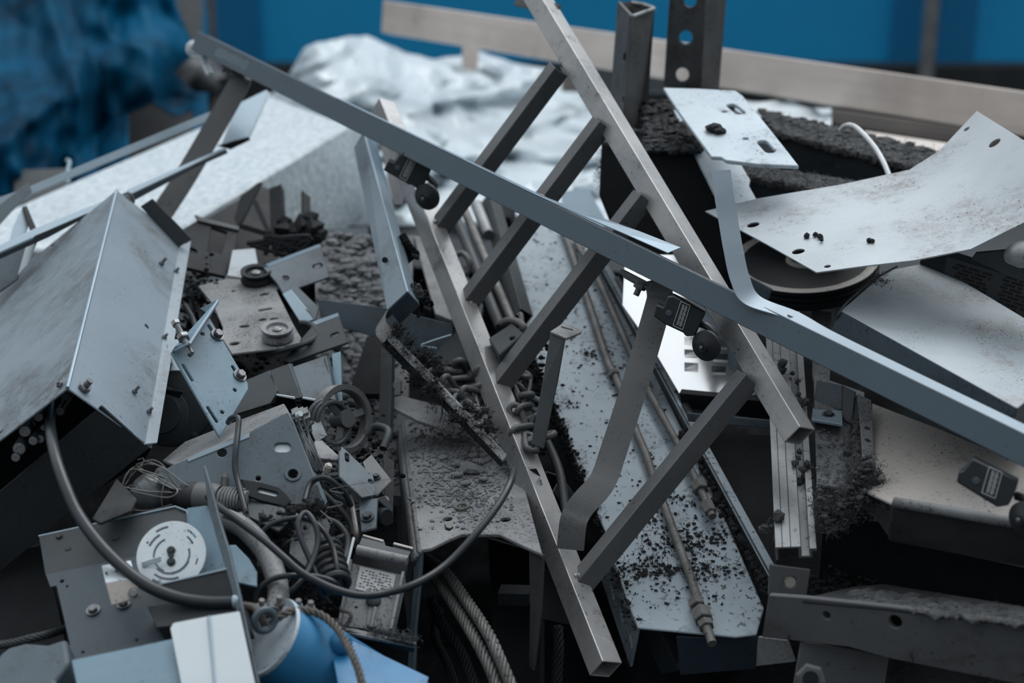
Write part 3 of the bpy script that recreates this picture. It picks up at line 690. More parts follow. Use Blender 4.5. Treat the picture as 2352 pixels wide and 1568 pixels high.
dirty_channel([(1700, 376), (1990, 424), (1960, 452), (1716, 402)], .09, 2.55, 2.44, 'nearer short dark channel with lint-covered top behind the big bent sheet')
# white wire arc
m = MB().tube(spl([P(1930, 300, 2.64), P(1938, 291, 2.63), P(1950, 287, 2.61), P(1968, 294, 2.60), P(1992, 317, 2.57), P(2014, 345, 2.54), P(2032, 378, 2.50), P(2048, 420, 2.47)]), .0038, 8)
add('white_cable', m, M_WIREW, label='white cable arching up between the lint-covered channel and the big bent sheet', cat='cable', smooth=True)

# big bent sheet
bp = P3((1619, 477, 2.42), (1874, 628, 2.14), (2200, 430, 2.34))
c0 = bp.to2(bp(1750, 550)); c1 = bp.to2(bp(2260, 450)); dv_ = (c1 - c0); L_ = dv_.length; dv_.normalize()
def bendf(x, y):
    t = (Vector((x, y)) - c0).dot(dv_)/L_
    return .035*max(0, t - .45)**2/.3 + .004*math.sin(t*5) - .012*max(0, .1 - t)
big = sheet('sheet_metal', bp, [(1619, 477), (1740, 459), (1930, 428), (2090, 408), (2160, 388), (2248, 352), (2352, 424), (2500, 520), (2352, 552), (2230, 582), (2100, 602), (1985, 617), (1876, 628), (1760, 558)], .0018, M_SHEET,
    [('c', 1730, 515, .0088), ('c', 1834, 580, .0085), ('c', 1901, 616, .0045), ('c', 2224, 371, .0042), ('c', 2288, 410, .0080)], bend=bendf, step=.03, smooth=True,
    label='large pale bent metal sheet with punched corner holes lying at right', cat='sheet')
m = MB()
for u, v, r in ((1853, 541, .005), (1873, 538, .004), (1884, 543, .005), (1887, 551, .003), (1996, 552, .004), (2004, 553, .003)): m.stone(bp(u, v, .003 + bendf(*bp.to2(bp(u, v)))), r, 1, .6)
for k in range(1): add('dirt_crumb', m, M_LINTB, label='dark crumbs of dirt scattered on the big bent sheet', cat='dirt', kind='stuff')

# pulley (sheave) under the sheet
sh = thing('sheave', 'big dusty sheave wheel lying flat under the bent metal sheet', 'sheave', (1850, 640, 2.36))
ax = Vector((-.10, -.16, 1)).normalized(); c = P(1850, 596, 2.50)
m = MB().lathe(c, ax, [(.018, .004), (.026, .004), (.034, -.006), (0.0742, -.008), (0.0933, .001), (0.1055, .001), (0.1065, -.002)], 56, cap=False); add('face', m, M_BEIGE, sh, smooth=True)
m = MB().lathe(c, ax, [(0.1065, .0005), (0.1065, -.005), (0.1018, -.008), (0.1065, -.011), (0.1065, -.014), (0.1018, -.017), (0.1065, -.020), (0.1065, -.028), (.05, -.030)], 56); add('grooved_rim', m, M_BLACK, sh)
m = MB().lathe(c, ax, [(.022, .000), (.022, .012), (.010, .014)], 24); add('hub', m, M_BLACK, sh)
ppl_ = Plane(c - ax*.004, ax)
add('lightening_hole', MB().q([ppl_(1703, 562), ppl_(1716, 549), ppl_(1752, 560), ppl_(1756, 570), ppl_(1730, 578), ppl_(1710, 572)], .002), M_BLACK, sh)
facet('bent_tab', [(1722, 636, 2.26), (1772, 664, 2.24), (1760, 702, 2.25), (1738, 694, 2.26), (1712, 660, 2.27)], .003, M_MID, label='small grey bent tab at the left rim of the big sheave', cat='tab')

# hood box
hd = thing('hood', 'long speckled pale box hood with cut-off corner at the right edge', 'hood', (2150, 900, 2.1))
hp_ = P3((1931, 713, 2.17), (2336, 936, 1.93), (2134, 603, 2.40))
T = [hp_(1931, 713), hp_(2004, 650), hp_(2052, 618), hp_(2136, 602), hp_(2250, 668), hp_(2480, 806), hp_(2480, 820), hp_(2336, 937)]
add('top', MB().q(T, .003), M_HOOD, hd, bev=.001)
a, b = hp_(1931, 713), hp_(2336, 937); sp_ = P3(a, b, (1897, 780, 2.19)); 
add('side', MB().q([a, b, sp_(2312, 1010), sp_(2180, 960), sp_(1895, 790), sp_(1897, 778)], .003), M_MID, hd, bev=.001)
a2, b2 = hp_(2334, 936), hp_(2480, 822)
add('end', MB().q([a2, b2, b2 + Vector((0, .01, -.07)), a2 + Vector((0, .01, -.07))], .003), M_STRAP, hd, bev=.001)
m = MB().tube(spl([P(2060, 612, 2.30), P(2020, 634, 2.26), P(1990, 655, 2.24), P(1950, 690, 2.19), P(1930, 715, 2.17), P(1918, 740, 2.18), P(1912, 765, 2.185), P(1888, 786, 2.19)]), .0016, 6)
for k in range(40): m.fibres(P(2020 + rnd.uniform(-25, 25), 642 - rnd.uniform(-12, 12), 2.25), .010, 2)
add('lint', m, M_LINT, hd, kind='stuff')
# instruction panel
pn = thing('sign_panel', 'dark panel with rows of tiny printed text between sheet and hood at right', 'sign', (2280, 680, 2.35))
sg = P3((2174, 588, 2.36), (2480, 680, 2.22), (2166, 640, 2.36))
sheet('board', sg, [(2120, 560), (2174, 572), (2480, 668), (2480, 830), (2160, 650), (2110, 620)], .004, M_DARK, parent=pn)
sgp = facet('plate', [sg(2175, 589, .001), sg(2480, 682, .001), sg(2480, 810, .001), sg(2168, 634, .001)], .001, mat('dim_sign_face', (84, 86, 88), (76, 78, 80), 12, None, 0, 18, 0, 200, 0, .6, 0, 0), pn, bev=0)
m = MB(); l0 = [sg(2175, 589, .0015), sg(2480, 682, .0015), sg(2480, 800, .0015), sg(2168, 634, .0015)]
ex = (l0[1]-l0[0]).normalized(); ey = Vector((0, 0, -1)); ey = (ey - sg.n*ey.dot(sg.n)).normalized(); o0 = sg(2192, 600, .0022)
for col_, (x0, n_, y0, rows) in enumerate(((0, 17, 0.002, 10), (.078, 14, -.002, 20))):
    for r in range(rows):
        ln = n_ - (r*5 + col_) % 6 if r > 1 else n_
        for k in range(ln):
            if (k*7 + r*3) % 6 == 0: continue
            p = o0 + ex*(x0 + k*.0036 + (.006 if r > 1 and col_ == 0 else 0)) + ey*(y0 + r*.0050); w_ = .0024
            m.add([p, p + ex*w_, p + ex*w_ + ey*.0028, p + ey*.0028], [[0,1,2,3]])
p = o0 + ex*.034 + ey*.058
for x0, y0, x1, y1 in ((0,0,.024,0), (0,0,0,.012), (.024,-.01,.024,.012), (0,.006,.024,.006)): m.tube([p + ex*x0 + ey*y0, p + ex*x1 + ey*y1], .0004, 4)
add('printed_text', m, M_INK, sgp)
m = MB(); m.tube(spl([P(2312, 590, 2.14), P(2360, 584, 2.12), P(2480, 600, 2.06)]), .017, 12, rf=lambda t: .45 + .55*min(1, t*3)); add('rounded_bar', m, M_ALU, label='rounded pale bar end under the bent sheet above the printed sign panel', cat='bar', smooth=True)
facet('cover_plate', [(2240, 582, 2.20), (2480, 560, 2.1), (2480, 690, 2.16), (2330, 640, 2.20), (2230, 596, 2.22)], .004, M_DARK, label='dark cover plate behind the rounded bar above the printed sign panel', cat='plate')

# mirrored panel; the building's reflection is painted on as flat rectangles
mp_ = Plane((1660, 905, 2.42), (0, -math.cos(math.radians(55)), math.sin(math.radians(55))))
mpt = thing('polished_panel', 'mirror-bright polished panel with painted window reflections below the rail', 'panel', (1660, 905, 2.42))
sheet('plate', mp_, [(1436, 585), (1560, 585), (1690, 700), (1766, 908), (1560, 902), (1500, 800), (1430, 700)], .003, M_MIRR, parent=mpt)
sheet('painted_edge_reflection', mp_, [mp_(u, v, .0006) for u, v in ((1672, 775), (1712, 770), (1744, 880), (1726, 890), (1690, 850), (1676, 848))], .0005, M_REFLB, parent=mpt)
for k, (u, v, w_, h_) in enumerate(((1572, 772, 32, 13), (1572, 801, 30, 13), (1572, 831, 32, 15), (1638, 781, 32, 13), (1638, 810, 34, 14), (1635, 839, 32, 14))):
    mm = M_REFLB if k in (0, 3) else M_PANE
    sheet('painted_window_reflection', mp_, [mp_(u + a*w_, v + b*h_ + a*2, .0008) for a, b in ((0, 0), (1, 0), (1, 1), (0, 1))], .0006, mm, parent=mpt)
    sheet('painted_sill_reflection', mp_, [mp_(u + a*w_, v + h_ + b*6 + a*2, .0008) for a, b in ((0, 0), (1, 0), (1, 1), (0, 1))], .0006, M_REFLW, parent=mpt)
# dark angle bars beneath it
facet('angle_bar', [(1560, 903, 2.40), (1780, 924, 2.34), (1780, 968, 2.36), (1566, 936, 2.42)], .01, M_BLACK, label='black angle bar edging the near side of the polished panel', cat='bar')
facet('angle_bar', [(1576, 948, 2.36), (1780, 966, 2.30), (1780, 984, 2.30), (1580, 968, 2.36)], .01, M_MID, label='grey angle bar below the black bar edging the polished panel', cat='bar')
facet('gap_sheet', [(1610, 990, 2.42), (1780, 1000, 2.36), (1780, 1330, 2.20), (1700, 1230, 2.25)], .01, M_BLACK, label='black sheet in the deep gap between the rods and the guide rail', cat='tray')  # plain black sheet across the dark area beside the rods

# aluminium guide rail
gr = thing('guide_rail', 'upright aged aluminium guide rail with grooves hanging right of the frame', 'rail', (1828, 1290, 2.04))
a, b = P(1797, 712, 2.40), P(1828, 1255, 2.04); w_ = .0245
pr = [(-w_, 0), (.006, 0), (.006, -.016), (.016, -.016), (.016, -.004), (w_, -.004), (w_, -.009), (.019, -.009), (.019, -.020), (.003, -.020), (.003, -.003), (-w_+.003, -.003), (-w_+.003, -.022), (-w_, -.022)]
ax_, e1_, e2_ = frame(a, b, 0); 
if e1_.x < 0: e1_ = -e1_
add('profile', MB().extr(a, b, pr, fr=(ax_, e1_, e2_)), M_ALU, gr, bev=.0006)
m = MB(); 
for x in (-.016, -.006): m.tube([a + e1_*x + e2_*.0003, b + e1_*x + e2_*.0003], .0006, 4)
add('groove', m, M_DARK, gr)
m = MB()
for u, v, n_ in ((1830, 1080, 60), (1815, 870, 40), (1838, 945, 40), (1780, 1190, 30)):
    for _ in range(n_//4): p = P(u + rnd.gauss(0, 16), v + rnd.gauss(0, 22), dR(1700)*0 + 2.44 - (v-640)/615*.40 - .006); m.stone(p, rnd.uniform(.003, .007), 1, .6); m.fibres(p, .012, 3)
add('lint', m, M_LINT, gr, kind='stuff')
ft = thing('rail_bracket', 'small grey bracket with round hole under the lower end of the guide rail', 'bracket', (1810, 1366, 2.04))
sheet('plate', PN(1815, 1330, 2.05, (0, -1, .2)), [(1768, 1296), (1862, 1308), (1852, 1372), (1764, 1366)], .005, M_WEB, [('c', 1815, 1336, .0075)], ft, bev=.001)
add('plug', MB().lathe(P(1815, 1336, 2.055), Vector((0, -1, .2)), [(.007, -.004), (.007, .002)], 16), M_BEIGE, ft)
# backing channel beside it
facet('backing_strip', [(1864, 710, 2.48), (1912, 716, 2.46), (1905, 880, 2.36), (1866, 870, 2.36)], .004, M_DUSTY, label='dusty strip standing behind the guide rail left of the hood', cat='strip')
facet('dusty_plate', [(1868, 860, 2.34), (1985, 900, 2.30), (1990, 1130, 2.10), (1876, 1110, 2.12)], .004, M_DUSTY, label='dusty flat plate with debris right of the guide rail', cat='plate')
m = MB(); dp_ = P3((1868, 860, 2.335), (1985, 900, 2.295), (1876, 1110, 2.115))
for _ in range(150): m.stone(dp_(rnd.uniform(1876, 1985), rnd.uniform(985, 1125), .001), rnd.uniform(.0008, .003), 1, .6, (1, 1, .6))
add('debris', m, M_GRAV, label='small debris strewn on the dusty plate right of the guide rail', cat='debris', kind='stuff')
t0 = thing('angle_bracket', 'bent grey angle bracket with one bolt right of the guide rail', 'bracket', (1900, 950, 2.26))
facet('flange', [(1876, 872, 2.30), (1935, 884, 2.28), (1934, 940, 2.26), (1867, 936, 2.28)], .004, M_MID, t0)
facet('flange', [(1867, 936, 2.28), (1934, 940, 2.26), (1936, 974, 2.20), (1864, 962, 2.21)], .004, M_STRIP, t0)
facet('side_lug', [(1935, 884, 2.28), (1964, 898, 2.26), (1956, 972, 2.22), (1934, 964, 2.24)], .004, M_DARK, t0)
bolt(t0, P(1903, 954, 2.235), Vector((0, -.3, 1)), .006, .005, 0, M_DARK)
t0 = thing('slotted_post', 'dusty upright angle post with two small holes left of the beige plate', 'post', (1995, 1120, 2.05))
sheet('flange', P3((1970, 904, 2.24), (2001, 918, 2.23), (2013, 1120, 2.05)), [(1970, 904), (2001, 918), (2008, 1040), (2014, 1121), (1985, 1118), (1978, 1000)], .004, M_DUSTY, [('c', 1993, 982, .0042), ('c', 1994, 1010, .0042)], t0, bev=.0008)
facet('flange', [(1970, 904, 2.24), (1978, 1000, 2.16), (1985, 1118, 2.06), (1958, 1100, 2.12), (1950, 930, 2.28)], .004, M_DARK, t0)
m = MB()
for _ in range(90): v = rnd.uniform(960, 1120); p = P(1965 + rnd.gauss(0, 7), v, 2.24 - (v-904)/216*.17); m.stone(p, rnd.uniform(.003, .006), 1, .6); m.fibres(p, .012, 2)
add('lint', m, M_LINT, t0, kind='stuff')
# beige plate and mud-caked beams
bg_ = P3((2003, 930, 2.26), (2060, 1150, 2.0), (2352, 1190, 1.90))
sheet('beige_plate', bg_, [(2003, 925), (2160, 985), (2480, 1120), (2480, 1230), (2316, 1192), (2060, 1146), (2053, 1158), (1992, 1130)], .004, M_BEIGE, bev=.001, label='scratched beige plate lying under the long rail at lower right', cat='plate')
bm_ = thing('mud_beam', 'mud-caked dark beam supporting the beige plate at lower right', 'beam', (2200, 1290, 1.95))
add('front', MB().q([(2046, 1152, 1.99), (2480, 1226, 1.86), (2480, 1330, 1.90), (2036, 1246, 2.03)], .012), M_MUD, bm_, bev=.004)
m = MB().tube([P(2054, 1153, 1.985), P(2270, 1190, 1.92), P(2480, 1228, 1.855)], .0065, 10); add('rolled_lip', m, M_DUSTY, bm_, smooth=True)
facet('recess', [(2046, 1240, 2.08), (2480, 1330, 1.95), (2480, 1440, 2.0), (2030, 1350, 2.12), (1880, 1345, 2.18), (1890, 1210, 2.16), (1990, 1160, 2.10)], .01, M_BLACK, bm_)  # black sheet paints the dark void under the beam
lc = thing('lint_clump', 'fluffy grey lint clump hanging between guide rail and beige plate', 'lint', (1930, 1210, 2.08)); m = MB(); k_ = MB()
for _ in range(420):
    t = rnd.random(); u = 1880 + 120*t; v = 1160 + 40*math.sin(t*5) - 30*t + rnd.gauss(0, 20); p = P(u, v, 2.06 + rnd.gauss(0, .012)); m.stone(p, rnd.uniform(.0015, .0045), 1, .9, (1.3, 1, .8)); k_.fibres(p, .020, 4)
for _ in range(180): p = P(2000 + rnd.gauss(0, 14), 1130 + rnd.gauss(0, 26), 2.05); m.stone(p, rnd.uniform(.001, .004), 1, .9); k_.fibres(p, .018, 3)
add('fluff', m, M_LINT, lc, kind='stuff', smooth='all'); add('fibre', k_, M_LINT, lc, kind='stuff')
lb = thing('channel_beam', 'big dark channel beam with bolt holes crossing the lower right corner', 'beam', (2050, 1510, 1.9))
tpl = P3((1765, 1368, 1.99), (2352, 1430, 1.82), (2030, 1344, 2.06)); fpl = P3((1765, 1368, 1.99), (2352, 1430, 1.82), (1752, 1462, 2.01))
sheet('web', fpl, [(1765, 1366), (1850, 1372), (2040, 1392), (2480, 1446), (2480, 1600), (2042, 1512), (1950, 1486), (1750, 1463)], .008, M_WEB, [('c', 1898, 1413, .0048), ('c', 2056, 1428, .0078)], lb, bev=.002)
add('top_flange', MB().q([fpl(1840, 1374), tpl(1960, 1346), tpl(2030, 1340), tpl(2480, 1412), fpl(2480, 1446), fpl(2040, 1392)], .006), M_MUD, lb, bev=.002)
m = MB(); k_ = MB()
for _ in range(260): t = rnd.random(); u = 1960 + 480*t; p = tpl(u, 1352 + (u-1960)*.125 + rnd.uniform(0, 34)); m.stone(p, rnd.uniform(.003, .009), 1, .6, (1.3, 1, .5)); k_.fibres(p, .012, 2)
add('dust_crust', m, M_LINT, lb, kind='stuff'); add('lint', k_, M_LINT, lb, kind='stuff')
facet('hole_shade', [(1880, 1400, 2.06), (2090, 1410, 2.02), (2090, 1460, 2.02), (1880, 1440, 2.06)], .004, M_BLACK, lb)  # black plate paints the shade behind the bolt holes
sheet('foot_plate', PN(1930, 1530, 1.99, (0, -1, .25)), [(1840, 1472), (2042, 1508), (2022, 1640), (1812, 1640)], .006, M_WEB, bev=.001, label='plain grey foot plate under the big channel beam at the bottom edge', cat='plate')
t0 = thing('hex_nut', 'large dull hexagon nut on the foot plate at the bottom edge', 'nut', (1862, 1560, 1.93)); nx = Vector((-.2, -1, .5)).normalized()
add('nut', MB().lathe(P(1862, 1556, 1.95), nx, [(.0165, 0), (.0175, .002), (.0175, .012), (.014, .014)], 6), M_WEB, t0); add('stud', MB().lathe(P(1862, 1556, 1.95), nx, [(.009, .010), (.009, .020)], 12), M_BLACK, t0)
# ================================================================ centre: rack channel, rods, hat channel, chain, ropes
rk = thing('rack_channel', 'wide light speckled channel lying lengthwise under the ladder frame', 'channel', (1600, 1440, 2.12))
rp = P3((1290, 520, 2.86), (1600, 1440, 2.10), (1640, 1100, 2.32))
rp = P3((1217, 520, 2.86), (1465, 1440, 2.10), (1735, 1450, 2.08))
sheet('face', rp, [(1217, 515), (1338, 515), (1500, 850), (1640, 1130), (1755, 1395), (1738, 1456), (1690, 1462), (1465, 1441), (1440, 1380), (1395, 1235), (1340, 1100), (1228, 820), (1152, 630)], .004, M_RACK, parent=rk, bev=.002, seg=2)
# left flange with holes
L0, L1, L2, L3 = rp(1152, 630), rp(1228, 820), rp(1340, 1100), rp(1465, 1441)
dn = -rp.n*.07 + Vector((-.012, 0, 0))
for a, b in ((L0, L1), (L1, L2), (rp(1217, 515), L0)): add('flange', MB().q([a, b, b + dn, a + dn], .004), M_DARK, rk)  # dark colour paints the shade on the left side wall
fpn = P3(L2, L3, L3 + dn); A0, A1 = rp(1395, 1235), L3
sheet('flange', fpn, [A0, A1, A1 + dn, A0 + dn*.9], .004, M_RACK, [('s', 1405, 1345, 1409, 1368, .0042), ('s', 1425, 1395, 1430, 1420, .0042), ('s', 1447, 1458, 1451, 1480, .0042)], rk, bev=.001)
m = MB(); k_ = MB()
for _ in range(420):
    t = rnd.random(); a, b = ((L1, L2) if t < .7 else (L2, L3)); p = a.lerp(b, rnd.random()) + dn*rnd.uniform(-.05, .35) + Vector((rnd.uniform(-.004, .006), 0, .001)); m.stone(p, rnd.uniform(.001, .0036), 1, .6); k_.fibres(p, .013, 3)
for u, v, su, sv, n_ in ((1560, 1270, 55, 26, 130), (1500, 1310, 60, 10, 120), (1620, 1240, 40, 20, 60), (1480, 1200, 30, 20, 30), (1560, 1150, 25, 18, 20), (1355, 820, 12, 8, 12), (1365, 812, 14, 6, 12), (1640, 1310, 40, 14, 50), (1540, 1380, 60, 12, 20), (1310, 930, 10, 10, 10)):
    for _ in range(n_): p = rp(rnd.gauss(u, su), rnd.gauss(v, sv), .001); m.stone(p, rnd.uniform(.0008, .0030), 1, .6, (1, 1, .5)); k_.fibres(p, .010, 2)
for _ in range(420):
    t = rnd.random(); u0 = 1217 + (1440-1217)*t; v = 520 + 860*t; p = rp(u0 + rnd.random()*(120 + 170*t), v, .0008); m.stone(p, rnd.choice((.0006, .0008, .001, .0014, .0022)), 1, .6, (1.4, 1, .5))
add('dirt', m, M_LINTB, rk, kind='stuff'); add('lint', k_, M_LINTB, rk, kind='stuff')
# box beam under its lower end
facet('box_beam', [(1553, 1462, 2.10), (1700, 1466, 2.08), (1738, 1462, 2.08), (1736, 1536, 2.10), (1562, 1550, 2.12)], .12, mat('dark_blue_paint', (42, 54, 66), (34, 46, 58), 10, (26, 26, 28), .2, 20, .3, 200, 0, .5, 0, .05), label='dark bluish box beam end under the lower end of the speckled channel', cat='beam')
facet('speckled_plate', [(1740, 1462, 2.06), (1806, 1470, 2.02), (1824, 1520, 2.02), (1736, 1530, 2.08)], .004, M_DUSTY, label='small speckled plate end between the box beam and the foot plate', cat='plate')
facet('inner_web', [(1474, 1448, 2.16), (1520, 1456, 2.14), (1560, 1540, 2.14), (1520, 1548, 2.18)], .05, M_DARK, rk)
# rods on top of it
def rod(pts, r, label, m_=None, nut=None, end=None, h=.010):
    q = [rp(u, v, h) for u, v in pts]
    t0 = thing('rod', label, 'rod', q[-1]); s_ = spl(q, 6)
    add('shaft', MB().tube(s_, r, 10), m_ or M_PIPE, t0, smooth=True)
    for (u, v, rr, hh) in nut or ():
        c = rp(u, v, h); T = min(range(1, len(s_)), key=lambda i: (s_[i]-c).length); ax = (s_[T]-s_[T-1]).normalized()
        add('nut', MB().lathe(c, ax, [(rr*.9, -hh), (rr, -hh*.8), (rr, hh*.8), (rr*.9, hh)], 6), M_PIPE, t0)
    return t0
rod([(1290, 520), (1303, 552), (1358, 713), (1396, 830), (1417, 872), (1458, 982), (1482, 1040), (1500, 1093), (1525, 1160), (1580, 1310), (1611, 1404), (1636, 1478)], .0058, 'long rusty rod with a fat end nut lying on the speckled channel',
    nut=((1600, 1385, .0105, .006), (1613, 1412, .0125, .009), (1410, 860, .009, .004), (1621, 1434, .010, .005)))
rod([(1318, 535), (1331, 569), (1376, 645), (1434, 775), (1486, 889), (1555, 1017), (1587, 1079), (1611, 1128), (1637, 1186)], .0054, 'shorter rusty rod with nut ending halfway down the speckled channel',
    nut=((1607, 1118, .011, .008), (1628, 1166, .0085, .010)), h=.014)
rod([(1420, 640), (1513, 810), (1548, 872), (1590, 960)], .006, 'dark rod with a coupling just left of the mirrored panel', M_DARK, nut=((1560, 888, .012, .012), (1552, 874, .0095, .006)), h=.02)
def angle(pts, w, label, m1, m2, h=.006):
    t0 = thing('angle_rail', label, 'rail', rp(*pts[-1]))
    a, b = rp(*pts[0], h), rp(*pts[-1], h); s_ = (b-a).cross(rp.n).normalized()
    if s_.x < 0: s_ = -s_
    add('top_flange', MB().prism([a, b, b + s_*w, a + s_*w], -rp.n*.003), m1, t0, bev=.0008)
    add('web', MB().prism([a + s_*.001, b + s_*.001, b + s_*.001 - rp.n*.03, a + s_*.001 - rp.n*.03], s_*.003), m2, t0)
    return t0
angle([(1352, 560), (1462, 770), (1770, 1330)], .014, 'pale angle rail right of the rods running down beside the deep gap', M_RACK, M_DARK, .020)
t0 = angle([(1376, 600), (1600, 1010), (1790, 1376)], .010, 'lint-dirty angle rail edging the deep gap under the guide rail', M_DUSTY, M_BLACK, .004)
m = MB()
for _ in range(160): t = rnd.random(); p = rp(1570 + 200*t, 985 + 360*t, .006) + Vector((rnd.gauss(0, .005), 0, 0)); m.stone(p, rnd.uniform(.002, .006), 1, .6); m.fibres(p, .010, 2)
add('lint', m, M_LINTB, t0, kind='stuff')
# leaning pipes left of the rack
def pipe(a, b, r, label, m_, square=False):
    m = MB()
    if square: m.sq(a, b, r*2, r*2, 40, .002)
    else: m.tube([V3(a), V3(b)], r, 12)
    add('pipe' if not square else 'square_bar', m, m_, label=label, cat='pipe' if not square else 'bar', smooth=not square, bev=.0006 if square else 0)
pipe((1044, 492, 2.86), (1150, 752, 2.56), .0085, 'dull pipe leaning at the left end of the row beside the speckled channel', M_DARK)
pipe((1068, 486, 2.88), (1178, 744, 2.58), .0075, 'grey pipe second in the row leaning beside the speckled channel', M_PIPE)
pipe((1094, 470, 2.92), (1122, 540, 2.82), .010, 'short grey pipe end behind the lowest visible rung gap at top', M_ALU)
pipe((1126, 462, 2.94), (1200, 730, 2.60), .012, 'dark square bar lying along the left edge of the speckled channel', M_DARK, True)
pipe((1060, 520, 2.84), (1104, 640, 2.72), .006, 'thin blue-grey bar in the leaning row near the ladder frame', M_PLATE, True)
m = MB().tube(spl([(1040, 588, 2.70), (1062, 582, 2.70), (1078, 600, 2.69), (1076, 622, 2.69), (1060, 636, 2.69)]), .0052, 8)
add('open_hook', m, M_PIPE, label='open steel hook ring lying right of the ladder rail near the leaning pipes', cat='hook', smooth=True)
facet('dusty_flat', [(950, 540, 2.86), (1034, 556, 2.84), (1110, 700, 2.66), (1100, 760, 2.62), (1000, 720, 2.66)], .01, M_DUSTY, label='dusty flat plate between the leaning box channel and ladder rail', cat='plate')
facet('pale_offcut', [(1290, 440, 3.0), (1350, 430, 3.0), (1400, 520, 2.95), (1290, 540, 2.95)], .01, M_STRIP, label='grey offcut plate at the top end of the speckled channel', cat='plate')
facet('dark_offcut', [(1130, 430, 3.06), (1180, 440, 3.04), (1170, 500, 3.0), (1120, 490, 3.02)], .03, M_BLACK, label='dark offcut block among leaning pipes below the white polythene', cat='block')

# upright flat bracket with slotted tab
ub = thing('tab_bracket', 'upright flat steel bracket with slotted tab on top beside the speckled channel', 'bracket', (1240, 1030, 2.22))
add('upright', MB().q([(1265, 762, 2.26), (1300, 774, 2.255), (1283, 870, 2.245), (1269, 935, 2.235), (1250, 1030, 2.22), (1220, 1020, 2.22), (1246, 880, 2.24)], .0045), M_DARK, ub, bev=.0008)
sheet('tab', P3((1266, 758, 2.26), (1293, 741, 2.29), (1338, 757, 2.285)), [(1264, 760), (1293, 741), (1338, 757), (1336, 762), (1303, 776)], .004, M_STEEL, [('s', 1294, 751, 1314, 756, .0028)], ub, bev=.0008)

# hat channel with rubble on top
hc = thing('hat_channel', 'wide inverted steel channel with rubble on top and dark open end', 'channel', (1060, 1540, 2.1))
hp2 = P3((969, 1261, 2.09), (1234, 1268, 2.06), (1000, 955, 2.50))
sheet('top', hp2, [(926, 960), (1000, 952), (1150, 1000), (1200, 1100), (1246, 1272), (1205, 1254), (1147, 1226), (1060, 1226), (1030, 1238), (990, 1258), (966, 1262)], .005, M_DUSTY, [('c', 1028, 1191, .0062), ('c', 1161, 1192, .0068), ('c', 993, 1127, .0036)], hc, bev=.001)
a, b = hp2(926, 960), hp2(966, 1262); w1 = Vector((-.010, -.004, -.010)); w2 = Vector((-.012, -.004, -.19))
m = MB()
for (s0, s1) in ((Vector(), w1*.5 + Vector((0, 0, .002))), (w1*.5 + Vector((0, 0, .002)), w1 + Vector((-.002, 0, -.004)))): m.q([a + s0, a + s1, b + s1, b + s0], .005)
add('rounded_edge', m, M_DUSTY, hc, smooth='all')
add('side_wall', MB().q([a + w1 + Vector((-.002, 0, -.004)), a + w2, b + w2, b + w1 + Vector((-.002, 0, -.004))], .006), M_MUD, hc)
add('leg', MB().q([(951, 1274, 2.095), (970, 1264, 2.09), (966, 1330, 2.09), (955, 1440, 2.085), (950, 1580, 2.08), (932, 1580, 2.085), (944, 1400, 2.09)], .006), M_MID, hc, bev=.001)
add('leg', MB().q([(1214, 1262, 2.08), (1246, 1274, 2.07), (1240, 1400, 2.07), (1224, 1542, 2.07), (1214, 1530, 2.08), (1216, 1400, 2.08)], .006), M_MUD, hc, bev=.001)
m = MB()
for _ in range(2600):
    t = rnd.random(); v = 965 + 250*t; u = rnd.gauss(1040 + 40*t, 62)
    if 940 < u < 1180 and (t < .8 or rnd.random() < .25): m.stone(hp2(u, v, .001), rnd.choice((.0006, .0006, .0009, .0012, .0016, .003)), 1, .5, (1, 1, .7))
for u, v, r in ((1083, 1076, .013), (1052, 1064, .007), (1088, 1046, .006), (1070, 1110, .006), (1100, 1060, .007), (1020, 1050, .005), (1050, 1090, .006), (1110, 1100, .005)): m.stone(hp2(u, v, .004), r, 2, .5, (1.3, 1, .7))
add('stone_chips', m, M_GRAV, label='loose stone chips and grit spread on the inverted channel', cat='stones', kind='stuff')
add('steel_ring', MB().ring(hp2(1061, 1163, .003), hp2.n, .0082, .0021, 28, 8), M_PIPE, label='small steel ring lying on the inverted channel among stone chips', cat='ring', smooth=True)
facet('steel_block', [(1143, 1362, 2.24), (1214, 1364, 2.23), (1213, 1392, 2.24), (1143, 1390, 2.25)], .02, M_DARK, label='grey steel block deep inside the dark open end of the channel', cat='block')
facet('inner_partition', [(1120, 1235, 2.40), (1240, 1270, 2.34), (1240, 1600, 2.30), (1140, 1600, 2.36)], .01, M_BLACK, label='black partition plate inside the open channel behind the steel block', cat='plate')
def wrope(pts, r, label, m_=None):
    s_ = resample(spl(pts, 12), .0035); add('wire_rope', MB().rope(s_, r, 6, r*7, 5), m_ or M_DARK, label=label, cat='rope', smooth='all')
wrope([(960, 1255, 2.34), (976, 1279, 2.28), (1025, 1317, 2.20), (1077, 1387, 2.12), (1122, 1457, 2.06), (1160, 1540, 2.02), (1190, 1620, 2.0)], .0078, 'thick steel wire rope curving out of the dark channel end, upper of the pair', M_PIPE)
wrope([(960, 1290, 2.33), (980, 1308, 2.28), (1004, 1335, 2.21), (1053, 1404, 2.13), (1095, 1474, 2.07), (1130, 1545, 2.03), (1155, 1620, 2.0)], .0078, 'thick steel wire rope curving out of the dark channel end, lower of the pair', M_PIPE)
wrope([(990, 1380, 2.24), (1020, 1440, 2.20), (1060, 1500, 2.16), (1100, 1600, 2.1)], .0075, 'dark wire rope left behind the pair curving from the channel end', M_BLACK)
wrope([(1010, 1400, 2.30), (1000, 1460, 2.26), (1030, 1530, 2.2), (1060, 1620, 2.16)], .0065, 'frayed dark wire rope hanging deepest under the channel opening', M_BLACK)
